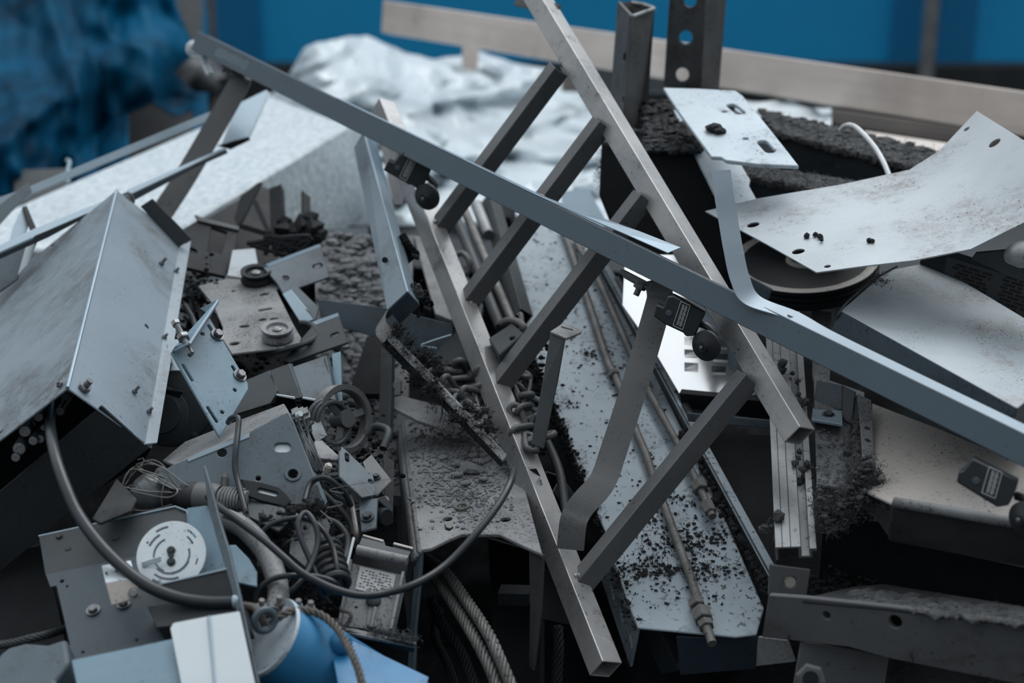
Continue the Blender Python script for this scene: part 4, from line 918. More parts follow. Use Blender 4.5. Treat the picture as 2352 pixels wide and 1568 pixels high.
wrope([(1280, 1440, 2.24), (1282, 1500, 2.22), (1276, 1600, 2.2)], .008, 'dark wire rope hanging straight down left of the ladder frame foot', M_BLACK)

# heavy chain
ch = thing('chain', 'heap of heavy rusty steel chain between ladder frame and channels', 'chain', (1080, 930, 2.42))
cg = PN(1080, 900, 2.40, (0, -.25, 1))
def link(c, ax, nrm, L=.013, W=.0075, r=.0044):
    ax = ax.normalized(); nrm = (nrm - ax*nrm.dot(ax)).normalized(); s_ = ax.cross(nrm); pts = []
    for i in range(20):
        a = i*math.tau/20; pts.append(c + ax*(math.copysign(L, math.cos(a)) * (1 if abs(math.cos(a)) > .05 else 0) + math.cos(a)*W) + s_*math.sin(a)*W)
    add('link', MB().tube(pts, r, 8, True), M_STRAP, ch, smooth='all')
chain_pts = [(1015, 862), (1030, 850), (1062, 846), (1098, 850), (1112, 870), (1090, 886), (1060, 880), (1034, 890), (1030, 910), (1056, 916), (1084, 906), (1106, 920), (1100, 946), (1078, 940), (1050, 936), (1072, 962), (1096, 975),
             (1186, 862), (1204, 880), (1208, 908), (1186, 905), (1180, 930), (1204, 940), (1228, 950), (1212, 968), (1190, 962), (1200, 990), (1226, 985), (1240, 1005), (1218, 1016), (1180, 884), (1232, 930)]
for i, (u, v) in enumerate(chain_pts):
    nx_ = chain_pts[(i+1) % len(chain_pts)]; p = cg(u, v, .010 + .012*((i*5) % 3)/2); q = cg(*nx_, .010)
    link(p, (q - p) + Vector((rnd.gauss(0, .012), rnd.gauss(0, .012), rnd.gauss(0, .006))), Vector((rnd.gauss(0, .5), rnd.gauss(0, .5) - .4, (1 if i % 2 else .2))))
sk = thing('shackle_block', 'grey square steel block with one hole under the ladder rung', 'block', (1150, 810, 2.40))
bpn = P3((1124, 775, 2.40), (1176, 741, 2.42), (1145, 813, 2.36))
sheet('face', bpn, [(1122, 776), (1176, 741), (1203, 765), (1146, 815)], .03, M_DARK, [('c', 1176, 776, .0040)], sk, bev=.0015)
add('dark_core', MB().q([bpn(1168, 768, -.008), bpn(1184, 768, -.008), bpn(1184, 786, -.008), bpn(1168, 786, -.008)], .004), M_BLACK, sk)
m = MB().tube(spl([(1150, 742, 2.44), (1166, 735, 2.43), (1188, 738, 2.42), (1204, 752, 2.41), (1206, 778, 2.42)]), .0048, 8); add('bow', m, M_PIPE, sk, smooth=True)
m = MB().tube(spl([(1190, 726, 2.44), (1196, 722, 2.44), (1198, 740, 2.43), (1196, 760, 2.42)]), .004, 8); add('pin', m, M_PIPE, sk, smooth=True)
# grey strips and dark upright plates behind the chain
facet('bent_strip', [(728, 686, 2.52), (880, 706, 2.50), (1040, 744, 2.48), (1042, 836, 2.46), (960, 815, 2.48), (880, 780, 2.50), (740, 738, 2.52)], .004, M_MID, label='broad grey bent strip passing behind the lint-hung angle bar', cat='strip')
facet('box_section', [(998, 764, 2.50), (1076, 752, 2.46), (1082, 830, 2.42), (1000, 842, 2.46)], .05, M_DARK, label='dark box section between bent strip and ladder rail above the chain', cat='box')
m = MB().tube([P(1036, 769, 2.44), P(1000, 780, 2.43), P(966, 792, 2.42), P(966, 795, 2.42), P(1004, 800, 2.41)], .0016, 6); add('bent_wire', m, M_STRIP, label='thin pale wire bent to a point in front of the bent strip', cat='wire')
facet('gusset', [(842, 772, 2.56), (884, 768, 2.54), (884, 905, 2.44), (800, 904, 2.48)], .012, M_BLACK, label='dark triangular gusset standing in the gravel gap', cat='plate')
facet('angle_upright', [(876, 756, 2.50), (900, 760, 2.48), (898, 905, 2.40), (893, 1010, 2.34), (868, 1012, 2.36)], .008, M_DARK, label='narrow dark upright angle just left of the lint-hung angle bar', cat='post')
tb = thing('tab_plate', 'rusty grey plate with raised holed tab behind the inverted channel', 'plate', (960, 990, 2.40))
sheet('tab', P3((883, 886, 2.42), (921, 872, 2.41), (883, 913, 2.41)), [(883, 886), (921, 872), (918, 906), (883, 914)], .004, M_STRAP, [('c', 900, 896, .0042)], tb, bev=.0006)
facet('base', [(883, 916, 2.41), (918, 908, 2.43), (1010, 930, 2.45), (1090, 975, 2.40), (1050, 995, 2.36), (960, 965, 2.38), (885, 926, 2.40)], .005, M_DUSTY, tb)
# lint-hung angle bar
la = thing('angle_bar', 'thin angle bar hung with dark lint, leaning below the box channel', 'bar', (1150, 1060, 2.20))
s0 = [(894, 716, 2.40), (880, 728, 2.38), (876, 748, 2.36), (890, 772, 2.35)]
e_ = [(1150, 1058, 2.19)]
top = [(890, 716, 2.40), (906, 722, 2.40), (890, 742, 2.36), (896, 758, 2.35), (1160, 1046, 2.19), (1152, 1062, 2.185), (886, 784, 2.345), (870, 752, 2.36), (872, 730, 2.38)]
add('flange', MB().q([(890, 756, 2.35), (906, 770, 2.345), (1000, 866, 2.29), (1090, 962, 2.235), (1164, 1044, 2.19), (1154, 1060, 2.185), (1070, 970, 2.235), (980, 876, 2.29), (886, 778, 2.345)], .003), M_DUSTY, la, bev=.0006)
add('flange', MB().q([(886, 778, 2.345), (980, 876, 2.29), (1070, 970, 2.235), (1154, 1060, 2.185), (1150, 1072, 2.20), (1064, 984, 2.25), (972, 890, 2.31), (876, 792, 2.36)], .003), M_BLACK, la)
m = MB(); ribbon(m, spl([P(900, 716, 2.40), P(884, 722, 2.385), P(873, 738, 2.37), P(874, 756, 2.355), P(888, 772, 2.345)], 5), (P(20, 40, 2) - P(0, 40, 2)).normalized()*.4 + Vector((0, .6, .5)), .026, Vector((1, -.3, .4)).normalized(), .003); add('bent_end', m, M_STRAP, la)
m = MB(); k_ = MB()
def clump(u, v, d, su, sv, n_, r=.006):
    for _ in range(int(n_*.5)): p = P(rnd.gauss(u + 8, su*.8), rnd.gauss(v - 10, sv*.7), d - .004 + rnd.gauss(0, .005)); m.stone(p, rnd.uniform(.15, .55)*r, 2, .9); k_.fibres(p, .013, 6)
clump(905, 770, 2.34, 9, 12, 40); clump(930, 795, 2.33, 8, 10, 30); clump(968, 820, 2.31, 14, 10, 46); clump(996, 846, 2.29, 10, 14, 40); clump(990, 900, 2.28, 14, 16, 50); clump(1010, 925, 2.28, 10, 8, 24)
clump(945, 868, 2.30, 5, 12, 16, .003); clump(890, 806, 2.34, 4, 14, 12, .003); clump(1080, 950, 2.23, 18, 10, 36); clump(1110, 992, 2.21, 16, 12, 30); clump(1045, 975, 2.24, 20, 10, 30); clump(940, 860, 2.31, 8, 10, 10, .003)
for _ in range(60): t = rnd.random(); p = P(890 + 262*t, 764 + 286*t, 2.34 - .155*t); k_.fibres(p, .014, 3, th=.0004, up=-.6)
for _ in range(30): t = rnd.random(); u, v, d = 940 + 180*t, 840 + 190*t, 2.30 - .11*t; k_.tube(spl([P(u, v, d), P(u + rnd.gauss(0, 5), v + 24, d), P(u + rnd.gauss(0, 9), v + rnd.uniform(30, 56), d)], 4), .0004, 3)
add('lint_clump', m, M_LINTB, la, kind='stuff', smooth='all'); add('lint_fibre', k_, M_LINTB, la, kind='stuff')

# leaning box channel with capped end and springs
bc = thing('box_channel', 'light grey box channel leaning against the heap with a capped lower end', 'channel', (930, 740, 2.32))
a, b = P(838, 300, 2.86), P(926, 700, 2.34); ax_, e1_, e2_ = frame(a, b, 0)
q0 = P3((811, 379, 2.78), (838, 320, 2.74), (937, 669, 2.30)); 
lf = [(806, 372, 2.80), (836, 316, 2.78), (937, 669, 2.32), (891, 711, 2.35)]
rf = [(836, 316, 2.78), (866, 318, 2.82), (964, 700, 2.37), (937, 669, 2.32)]
add('face', MB().q([(812, 340, 2.82), (836, 300, 2.80), (937, 669, 2.32), (888, 712, 2.35)], .003), M_BOX, bc, bev=.001)
add('face', MB().q([(836, 300, 2.80), (858, 300, 2.84), (964, 700, 2.37), (937, 669, 2.32)], .003), M_STRIP, bc, bev=.001)
cpn = P3((893, 713, 2.345), (937, 670, 2.315), (964, 701, 2.365))
sheet('end_cap', cpn, [(892, 713), (937, 671), (965, 701), (919, 744)], .003, M_RAIL, [('c', 897, 713, .0013), ('c', 935, 683, .0013)], bc, bev=.0006)
add('hole', MB().lathe(P(884, 597, 2.432), (CAMLOC - P(884, 597, 2.432)), [(.0045, -.001), (.0045, .0008)], 12), M_BLACK, bc)
for u0, v0, u1, v1, d in ((918, 540, 958, 594, 2.50), (950, 655, 985, 715, 2.40)):
    m = MB(); m.q([(u0, v0, d), (u0 + 12, v0 - 6, d), (u1, v1 - 14, d), (u1 - 6, v1, d)], .03); m.q([(u0, v0, d + .01), (u1 - 6, v1, d + .01), (u1 - 22, v1 + 14, d), (u0 - 4, v0 + 18, d)], .004)
    for k in range(4): m.tube(spl([P(u0 + 6 + k*8, v0 + 18 + k*8, d - .005), P(u0 + 16 + k*8, v0 + 12 + k*8, d - .012), P(u0 + 20 + k*8, v0 + 22 + k*8, d - .006)], 4), .002, 6)
    m.tube([P(u1 - 12, v1 - 8, d - .01), P(u1 + 4, v1 - 2, d - .012)], .004, 8)
    add('spring_clip', m, M_BLACK, bc)
m = MB(); clump_m = m
for _ in range(40): p = P(rnd.gauss(952, 9), rnd.gauss(672, 8), 2.37); m.fibres(p, .012, 4); m.stone(p, .003, 1, .6)
add('lint', m, M_LINT, bc, kind='stuff')
facet('weathered_post', [(786, 560, 2.98), (852, 548, 2.96), (866, 700, 2.80), (810, 715, 2.82)], .02, M_DUSTY, label='weathered grey post stump left behind the leaning box channel', cat='post')
facet('flat_upright', [(858, 262, 3.0), (900, 256, 3.0), (934, 420, 2.85), (922, 470, 2.82), (905, 470, 2.84)], .004, M_RUNG, label='thin flat bar behind the upper limit switch beside the box channel', cat='bar')
# ================================================================ left: thin bars, fins, grey box, brackets
facet('thin_strip', [(-60, 492, 2.80), (-60, 474, 2.80), (60, 432, 2.86), (470, 262, 3.04), (500, 252, 3.06), (500, 268, 3.06), (72, 446, 2.86), (0, 510, 2.80), (-60, 560, 2.76)], .004, M_STRIP, label='long thin light strip lying along the far edge of the white foam', cat='strip')
facet('folded_offcut', [(-40, 500, 2.72), (66, 418, 2.80), (74, 440, 2.80), (34, 478, 2.76), (-40, 560, 2.70)], .004, M_MID, label='folded grey sheet offcut at the extreme left below the thin strip', cat='sheet')
ba = thing('bent_tray', 'bent light sheet tray end standing on the white foam slab', 'tray', (560, 320, 2.92))
facet('face', [(508, 332, 2.90), (546, 238, 2.98), (612, 206, 3.00), (618, 212, 3.0), (572, 314, 2.92), (540, 322, 2.91)], .003, M_STRIP, ba)
facet('lip', [(572, 314, 2.92), (618, 212, 3.0), (606, 226, 3.03), (566, 306, 2.96)], .003, M_WHITE, ba)
facet('fold', [(500, 336, 2.90), (572, 314, 2.92), (576, 322, 2.93), (530, 344, 2.92)], .003, M_DARK, ba)
lb1 = thing('angle_strip', 'light angle strip with dark underside rising over the white foam', 'strip', (400, 400, 2.74))
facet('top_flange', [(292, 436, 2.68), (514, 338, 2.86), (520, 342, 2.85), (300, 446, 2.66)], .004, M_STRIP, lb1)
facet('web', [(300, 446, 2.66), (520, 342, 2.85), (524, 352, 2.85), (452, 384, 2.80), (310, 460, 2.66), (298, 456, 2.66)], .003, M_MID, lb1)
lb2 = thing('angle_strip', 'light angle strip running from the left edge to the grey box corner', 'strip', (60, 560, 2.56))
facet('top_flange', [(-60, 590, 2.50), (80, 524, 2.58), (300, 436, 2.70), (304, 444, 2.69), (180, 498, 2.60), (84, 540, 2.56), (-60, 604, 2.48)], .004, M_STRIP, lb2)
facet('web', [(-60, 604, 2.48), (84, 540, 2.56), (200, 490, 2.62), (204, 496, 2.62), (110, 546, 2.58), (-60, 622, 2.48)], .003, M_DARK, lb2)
bolt(lb2, P(293, 460, 2.62), Vector((-.2, -1, .4)), .0085, .010, .004)
for pts, mm, lab in ((([(30, 520, 2.66), (54, 472, 2.70), (72, 500, 2.68), (20, 640, 2.60), (0, 640, 2.60)]), M_STRIP, 'upright light fin nearest the left edge below the thin strips'),
                     (([(52, 474, 2.69), (62, 472, 2.70), (84, 524, 2.66), (72, 530, 2.64)]), M_BLACK, 'small dark folded tab at left below the thin strips'),
                     (([(20, 560, 2.60), (70, 548, 2.60), (40, 640, 2.56), (-30, 690, 2.54), (-40, 600, 2.6)]), M_MID, 'grey fin plate behind the left corner of the grey box'),
                     (([(64, 548, 2.59), (88, 542, 2.58), (60, 610, 2.56), (40, 632, 2.56)]), M_WHITE, 'narrow pale fin plate behind the left corner of the grey box')):
    facet('fin_plate', pts, .003, mm, label=lab, cat='plate')

# ---- big grey box with bolts and cables inside
gb = thing('machine_box', 'large grey painted steel box lying ridge-up at the left', 'box', (155, 1010, 2.1))
R0, R1 = P(268, 436, 2.60), P(155, 890, 2.05)
lp = P3(R0, R1, (0, 655, 2.65)); rpn = P3(R0, R1, (428, 562, 2.66))
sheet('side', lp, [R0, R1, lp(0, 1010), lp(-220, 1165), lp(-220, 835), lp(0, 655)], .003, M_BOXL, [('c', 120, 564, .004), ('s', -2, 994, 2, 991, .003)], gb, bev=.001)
sheet('side', rpn, [R0, lp.p*0 + rpn(430, 562), rpn(424, 600), rpn(350, 1028), R1], .003, M_BOX, [('c', 338, 749, .0040)], gb, bev=.001)
e0, e1 = rpn(430, 562), rpn(350, 1028); n_ = rpn.n
i0, i1 = rpn(410, 568), rpn(332, 1020)
add('edge_flange', MB().prism([i0 + n_*.0006, e0 + n_*.010, e1 + n_*.010, i1 + n_*.0006], -n_*.003), M_BOX, gb, bev=.0008)
t0_, t1_ = rpn(322, 474), rpn(410, 568)
add('end_flange', MB().q([t0_, t1_, t1_ + n_*.012 + P(18, 0, 2.6) - P(0, 8, 2.6), t0_ + n_*.012 + P(16, 0, 2.6) - P(0, 6, 2.6)], .003), M_DARK, gb, bev=.0006)
add('painted_ridge_highlight', MB().tube([R0 + (lp.n + n_).normalized()*-.0004, R1 + (lp.n + n_).normalized()*-.0004], .0024, 8), M_STRIP, gb, smooth=True)  # pale bead paints the bright highlight line along the ridge
ep = Plane(R1 + (R1-R0).normalized()*-.004, (R1 - R0))
sheet('end_panel', ep, [ep(233, 932), ep(342, 1030), ep(170, 1170), ep(-220, 1500), ep(-220, 1310), ep(0, 1128)], .004, M_DARK, (), gb, bev=.0008)  # dark colour paints the shade of this down-facing end
sheet('inner_panel', Plane(R1 + (R0-R1).normalized()*.20, (R1 - R0)), [(120, 860), (420, 900), (330, 1060), (-200, 1380), (-220, 1060), (60, 900)], .004, M_BLACK, (), gb)
for u, v, r, sh in ((191, 893, .0082, .010), (140, 885, .005, .003), (308, 900, .0042, .009), (370, 606, .0048, .010), (403, 624, .0042, .006), (376, 776, .004, .006), (341, 946, .004, .006)):
    pl_ = rpn if u > 150 else lp
    bolt(gb, pl_(u, v, .0008), pl_.n + Vector((0, -.1, .1)), r, r*.7, sh, None, washer=False)
m = MB(); sm = MB()
for k in range(150):
    t = rnd.random(); u = 120 + 100*t + rnd.gauss(0, 14); v = 860 - 260*t + rnd.gauss(0, 30)
# cut cable ends in the box
cb = thing('cable_bundle', 'bundle of cut grey cable ends sticking out of the big grey box', 'cables', (70, 1040, 2.10))
for u, v, r, d in ((88, 957, .0062, 2.09), (57, 990, .0078, 2.08), (44, 1030, .0085, 2.07), (76, 1012, .0060, 2.07), (92, 1008, .0055, 2.08), (138, 944, .0062, 2.12), (150, 910, .0064, 2.14), (36, 1050, .006, 2.07), (74, 974, .0045, 2.1), (100, 982, .004, 2.09)):
    c = P(u, v, d); k = c + (R0 - R1).normalized()*.12 - (lp.n + n_)*.014
    s_ = spl([k, c.lerp(k, .5) - lp.n*.004, c], 5); o = add('cable_end', MB().tube(s_, r, 12), M_CABLE, cb, smooth=True)
    ax = (s_[-1] - s_[-2]).normalized(); q = MB(); q.lathe(c, ax, [(r*.86, -.001), (r*.86, .0008)], 12)
    for a in range(5): q.lathe(c + (ax.orthogonal().normalized()*math.cos(a*1.257) + ax.cross(ax.orthogonal().normalized())*math.sin(a*1.257))*r*.5, ax, [(r*.22, 0), (r*.22, .0016)], 8)
    add('core', q, M_DUSTY, o)
# fat hose
hs = spl([P(130, 880, 2.30), P(118, 930, 2.16), P(116, 985, 2.06), P(128, 1050, 2.0), P(150, 1115, 1.965), P(178, 1178, 1.94), P(228, 1248, 1.91), P(288, 1308, 1.885), P(345, 1348, 1.87), P(410, 1373, 1.86), P(480, 1383, 1.855), P(546, 1382, 1.85)], 8)
hh = thing('hose', 'thick grey cable hanging in a long curve from box to lower left corner', 'cable', hs[-1])
add('sheath', MB().tube(hs, .0072, 14), M_CABLE, hh, smooth=True)
add('end_clamp', MB().tube([P(538, 1382, 1.85), P(552, 1381, 1.849)], .0082, 14), M_STRIP, hh, smooth=True)

# motor drum
mo = thing('motor', 'round dark motor drum between big grey box and blue-grey bracket', 'motor', (400, 1020, 2.3))
ax = Vector((.18, -1, .30)).normalized(); c = P(392, 930, 2.30)
add('drum', MB().lathe(c, ax, [(.02, .001), (.050, .001), (.056, -.002), (.058, -.010), (.058, -.10)], 48), M_DARK, mo, smooth=True)
m = MB(); c2 = P(352, 962, 2.27)
for R_ in (.036, .029, .026): m.ring(c + ax*.002 + (c2 - P(392, 930, 2.27))*.6, ax, R_, .0014, 40, 6)
add('boss', MB().lathe(c + (c2 - P(392, 930, 2.27))*.6, ax, [(.0, .010), (.026, .010), (.028, .006), (.036, .004), (.037, -.002)], 40), M_DARK, mo, smooth=True)
add('rib', m, M_MID, mo, smooth=True)
for a in (1.4, -.3, 2.9, 4.4): 
    x = ax.orthogonal().normalized(); y = ax.cross(x); bolt(mo, c + (x*math.cos(a) + y*math.sin(a))*.051, ax, .0034, .003, 0, M_DARK)
facet('shiny_offcut', [(386, 780, 2.34), (416, 778, 2.32), (412, 850, 2.28), (382, 852, 2.30)], .004, M_DISC, label='shiny metal offcut behind the top corner of blue-grey bracket', cat='plate')

# blue-grey slotted bracket
sb = thing('slotted_bracket', 'blue-grey slotted bracket plate with long bolt right of the grey box', 'bracket', (506, 1003, 2.10))
bp_ = P3((393, 808, 2.13), (479, 724, 2.21), (506, 1003, 2.09))
sheet('plate', bp_, [(393, 808), (479, 724), (570, 880), (571, 893), (506, 1003), (500, 996)], .0035, M_PLATE,
      [('s', 421, 839, 441, 872, .0021), ('s', 478, 936, 498, 967, .0021), ('s', 480, 748, 492, 767, .0021), ('s', 535, 842, 546, 860, .0021), ('c', 465, 766, .0026), ('c', 540, 895, .0026), ('c', 511, 946, .0026), ('c', 436, 815, .0026)], sb, bev=.0012, seg=2)
add('flange', MB().q([bp_(393, 808), (402, 798, 2.125), (434, 786, 2.11), (500, 687, 2.20), (458, 707, 2.235), bp_(479, 724) + Vector((0, 0, .002))], .0035), M_PLATE, sb, bev=.001)
fl = [bp_(393, 808), bp_(479, 724)]
add('flange', MB().q([bp_(394, 806), bp_(479, 723), (500, 686, 2.165), (434, 787, 2.09)], .0035), M_STRIP, sb, bev=.001)
for u, v in ((499, 769), (551, 862)): bolt(sb, bp_(u, v, .001), bp_.n, .0062, .006)
lbm = MB(); A_, B_ = P(404, 742, 2.13), P(440, 812, 2.10); ax = (B_ - A_).normalized(); lbm.lathe(A_, ax, [(.0036, 0), (.0036, (B_-A_).length)], 10)
for k in range(14): lbm.lathe(A_ + ax*(.004 + k*.0028), ax, [(.0036, 0), (.0041, .0007), (.0036, .0014)], 10)
add('stud', lbm, M_BOLT, sb); add('nut', MB().lathe(A_.lerp(B_, .40), ax, [(.0075, 0), (.0082, .001), (.0082, .006), (.0070, .0075)], 6), M_BOLT, sb)
add('nut', MB().lathe(A_, ax, [(.0055, -.003), (.006, -.002), (.006, .003), (.005, .004)], 6), M_ALU, sb)

# pulley plate
pp = thing('pulley_plate', 'dirty flat plate carrying two small grooved pulleys in the middle left', 'plate', (580, 800, 2.44))
ppl = P3((530, 812, 2.38), (685, 793, 2.40), (634, 614, 2.66))
sheet('plate', ppl, [(455, 656), (520, 640), (634, 614), (650, 658), (634, 664), (672, 740), (692, 775), (685, 793), (532, 812), (520, 792), (507, 772), (512, 752), (490, 700)], .004, M_DUSTY,
      [('s', 602, 676, 612, 674, .004), ('s', 556, 749, 566, 748, .004), ('s', 535, 789, 542, 788, .005), ('s', 598, 712, 620, 708, .0035), ('s', 600, 734, 606, 733, .004), ('s', 626, 733, 632, 732, .004), ('c', 496, 650, .004), ('c', 536, 668, .003)], pp, bev=.001)
def pulley(u, v, d, R, mm, lab=None):
    t = thing('pulley', lab, 'pulley', (u, v+12, d)); c = P(u, v, d); ax = (UP*1.0 + Vector((.02, -.18, 0))).normalized()
    wh = add('wheel', MB().lathe(c, ax, [(R*.3, .001), (R*.62, .0), (R*.7, .004), (R, .005), (R, .002), (R*.82, -.003), (R, -.008), (R*1.02, -.011), (R*.4, -.012)], 36), mm, t, smooth=True)
    add('axle', MB().lathe(c, ax, [(R*.3, -.002), (R*.3, .003), (R*.16, .0045)], 16), M_BOLT, wh); return t
pulley(637, 758, 2.41, .0225, M_DUSTY, 'small grooved pulley at the near end of the dirty pulley plate')
pulley(588, 628, 2.60, .0235, M_BLACK, 'small dark grooved pulley at the far end of the pulley plate')
m = MB().tube(spl([(690, 741, 2.46), (712, 744, 2.45), (731, 764, 2.43), (722, 778, 2.42), (690, 792, 2.40), (640, 806, 2.40), (590, 816, 2.41)], 6), .0042, 8)
add('bent_tube', m, M_DARK, label='bent dark tube looped around the near corner of the pulley plate', cat='tube', smooth=True)
facet('pale_offcut', [(534, 574, 2.72), (586, 570, 2.72), (594, 614, 2.66), (570, 640, 2.62), (522, 632, 2.62)], .004, M_SHEET, label='small pale plate offcut beyond the far pulley', cat='plate')
t0 = thing('angle_offcut', 'slate blue angle offcut with bright top edge behind pulley plate', 'angle', (690, 660, 2.62))
apl = P3((607, 615, 2.60), (737, 565, 2.66), (757, 635, 2.62))
sheet('web', apl, [(607, 617), (738, 566), (757, 636), (650, 674), (636, 650)], .004, M_MID, [('s', 724, 612, 736, 608, .004), ('c', 657, 638, .005)], t0, bev=.001)
add('top_flange', MB().q([apl(607, 617), apl(738, 566), (734, 560, 2.70), (606, 608, 2.64)], .004), M_STRIP, t0)
t0 = thing('channel_offcut', 'short dark channel offcut lying right of the pulley plate', 'channel', (690, 730, 2.55))
facet('web', [(669, 650, 2.58), (676, 650, 2.58), (733, 706, 2.52), (723, 736, 2.50), (714, 722, 2.51), (660, 672, 2.56)], .003, M_MID, t0)
facet('floor_plate', [(648, 674, 2.56), (668, 664, 2.56), (716, 722, 2.51), (722, 734, 2.505), (690, 741, 2.51)], .003, M_STRIP, t0)
t0 = thing('flange_bracket', 'dark bracket flange with square hole right of the near pulley', 'bracket', (720, 830, 2.42))
fbp = P3((716, 748, 2.44), (778, 724, 2.44), (661, 827, 2.40))
sheet('web', fbp, [(716, 749), (778, 725), (799, 786), (664, 832), (650, 826)], .004, M_DARK, [('s', 764, 770, 772, 767, .004)], t0, bev=.001)
add('top_flange', MB().q([fbp(716, 749), fbp(778, 725), (776, 718, 2.48), (714, 740, 2.48)], .004), M_STRIP, t0)
for pts, ep_, lab in ((([(565, 872, 2.34), (618, 850, 2.34), (638, 896, 2.30), (620, 926, 2.28), (537, 952, 2.30)]), None, 'folded dark sheet box under the pulley plate, leftmost of three'),
                  (([(620, 850, 2.33), (664, 834, 2.33), (692, 912, 2.28), (676, 916, 2.28), (636, 902, 2.30)]), (634, 904, 676, 911), 'folded dark sheet box under the pulley plate, middle of three'),
                  (([(672, 842, 2.34), (748, 816, 2.34), (772, 920, 2.28), (736, 922, 2.27), (694, 910, 2.28)]), (694, 911, 736, 918), 'folded slate sheet box under the pulley plate, rightmost of three')):
    t0 = thing('folded_box', lab, 'box', pts[-1])
    facet('face', pts, .003, M_MID if 'slate' in lab else M_DARK, t0)
    facet('edge', [pts[1], (pts[1][0] + 8, pts[1][1], pts[1][2] + .01), (pts[2][0] + 7, pts[2][1], pts[2][2] + .01), pts[2]], .003, M_MID, t0)
    if ep_: 
        x0, y0, x1, y1 = ep_; facet('bright_lip', [(x0, y0, 2.275), (x1, y1, 2.265), (x1, y1 + 6, 2.265), (x0, y0 + 5, 2.275)], .003, M_DISC, t0)
        facet('lower_face', [(x0, y0 + 5, 2.285), (x1, y1 + 6, 2.275), (x1 + 6, y1 + 40, 2.30), (x0 - 4, y0 + 46, 2.31)], .003, M_BLACK, t0)
facet('blue_upright', [(762, 812, 2.36), (782, 806, 2.36), (786, 920, 2.30), (768, 926, 2.30)], .004, M_PLATE, label='narrow blue-grey upright strip right of the folded sheet boxes', cat='strip')

# dark machinery beyond the pulley plate
t0 = thing('machine_plate', 'dark machine plate with round and rectangular cut-outs below the white foam', 'plate', (470, 630, 2.72))
sheet('plate', P3((415, 525, 2.74), (548, 524, 2.80), (520, 634, 2.66)), [(416, 528), (452, 506), (550, 526), (540, 570), (518, 634), (420, 612), (400, 580)], .006, M_BLACK, [('c', 440, 575, .0095), ('p', [(486, 520), (522, 532), (508, 584), (478, 574)])], t0, bev=.001)
facet('ledge', [(448, 492, 2.80), (462, 498, 2.77), (550, 520, 2.80), (548, 528, 2.79), (455, 506, 2.76)], .004, M_DARK, t0)
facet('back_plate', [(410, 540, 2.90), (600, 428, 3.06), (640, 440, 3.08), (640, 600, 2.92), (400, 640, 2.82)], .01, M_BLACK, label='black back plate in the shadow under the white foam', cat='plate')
for pts, lab in ((([(590, 420, 2.96), (602, 416, 2.96), (560, 500, 2.90), (546, 520, 2.88), (538, 500, 2.9), (552, 450, 2.94)]), 'dark strip slanting down from the edge of the white foam'),
                 (([(552, 512, 2.80), (622, 534, 2.78), (620, 546, 2.78), (548, 524, 2.80)]), 'short dark bar lying across the machine plate corner'),
                 (([(578, 462, 2.86), (590, 458, 2.86), (622, 530, 2.80), (612, 536, 2.80)]), 'short dark brace leaning against the thicker black post')):
    facet('dark_bar', pts, .006, M_BLACK, label=lab, cat='bar')
facet('black_post', [(618, 432, 2.92), (646, 422, 2.92), (652, 560, 2.84), (622, 566, 2.84)], .02, M_BLACK, label='thicker black upright post in front of the white foam side', cat='post')
facet('black_post', [(694, 434, 2.90), (700, 442, 2.90), (713, 452, 2.90), (714, 580, 2.82), (696, 582, 2.82)], .012, M_BLACK, label='thinner black upright post in front of the white foam side', cat='post')
m = MB()
for k in range(26): m.stone(P(rnd.uniform(650, 740), rnd.uniform(500, 575), 2.84), rnd.uniform(.010, .024), 1, .6)
for k in range(10): m.tube(spl([P(rnd.uniform(560, 720), rnd.uniform(540, 590), 2.74) for _ in range(3)], 5), .004, 6)
add('tangle', m, M_BLACK, label='tangle of black scraps at the foot of the black posts', cat='scrap', kind='stuff')
m = MB()
for a_, b_ in (((420, 630, 2.76), (468, 668, 2.72)), ((414, 652, 2.74), (464, 690, 2.70))): m.sq(a_, b_, .014, .014, 20)
add('black_clip', m, M_RUB, label='pair of black plastic clips beside the upper bracket corner', cat='clip', bev=.0008)
m = MB()
for k in range(16): 
    p0 = P(rnd.uniform(420, 470), rnd.uniform(670, 770), 2.62); m.tube(spl([p0, p0 + Vector((rnd.gauss(0, .02), rnd.gauss(0, .01), rnd.gauss(0, .015))), p0 + Vector((rnd.gauss(0, .03), rnd.gauss(0, .01), rnd.gauss(0, .02)))], 5), .0022, 6)
add('loose_wires', m, M_DARK, label='loose dark wires in the gap between grey box and bracket', cat='wires', kind='stuff', smooth=True)

# spoked pulley
sw = thing('spoked_wheel', 'cast spoked pulley wheel standing on edge in the gravel', 'wheel', (800, 1040, 2.24))
ax = Vector((.72, -.62, .30)).normalized(); c = P(786, 962, 2.26)
x = (UP - ax*UP.dot(ax)).normalized(); y = ax.cross(x); Rw = .046
add('rim', MB().lathe(c, ax, [(Rw*.80, .006), (Rw*.84, .009), (Rw, .009), (Rw*.95, .003), (Rw*.86, 0), (Rw*.95, -.003), (Rw, -.009), (Rw*.84, -.009), (Rw*.80, -.006), (Rw*.80, .006)], 48, cap=False), M_STRAP, sw, smooth=True)
for k in range(3):
    a_ = .5 + k*math.tau/3; dd = x*math.cos(a_) + y*math.sin(a_); add('spoke', MB().sq(c + dd*.006, c + dd*Rw*.83, .010, .008, 0), M_STRAP, sw, bev=.001)
add('hub', MB().lathe(c, ax, [(.004, .012), (.012, .012), (.013, -.012), (.004, -.012)], 24), M_STRAP, sw, smooth=True)
m = MB()
for k in range(3): m.ring(P(748 + k*9, 972, 2.24), ax, .030 - k*.001, .0035, 28, 8)
add('ring_stack', m, M_DARK, label='stack of dark rings behind the cast spoked pulley wheel', cat='rings', smooth=True)
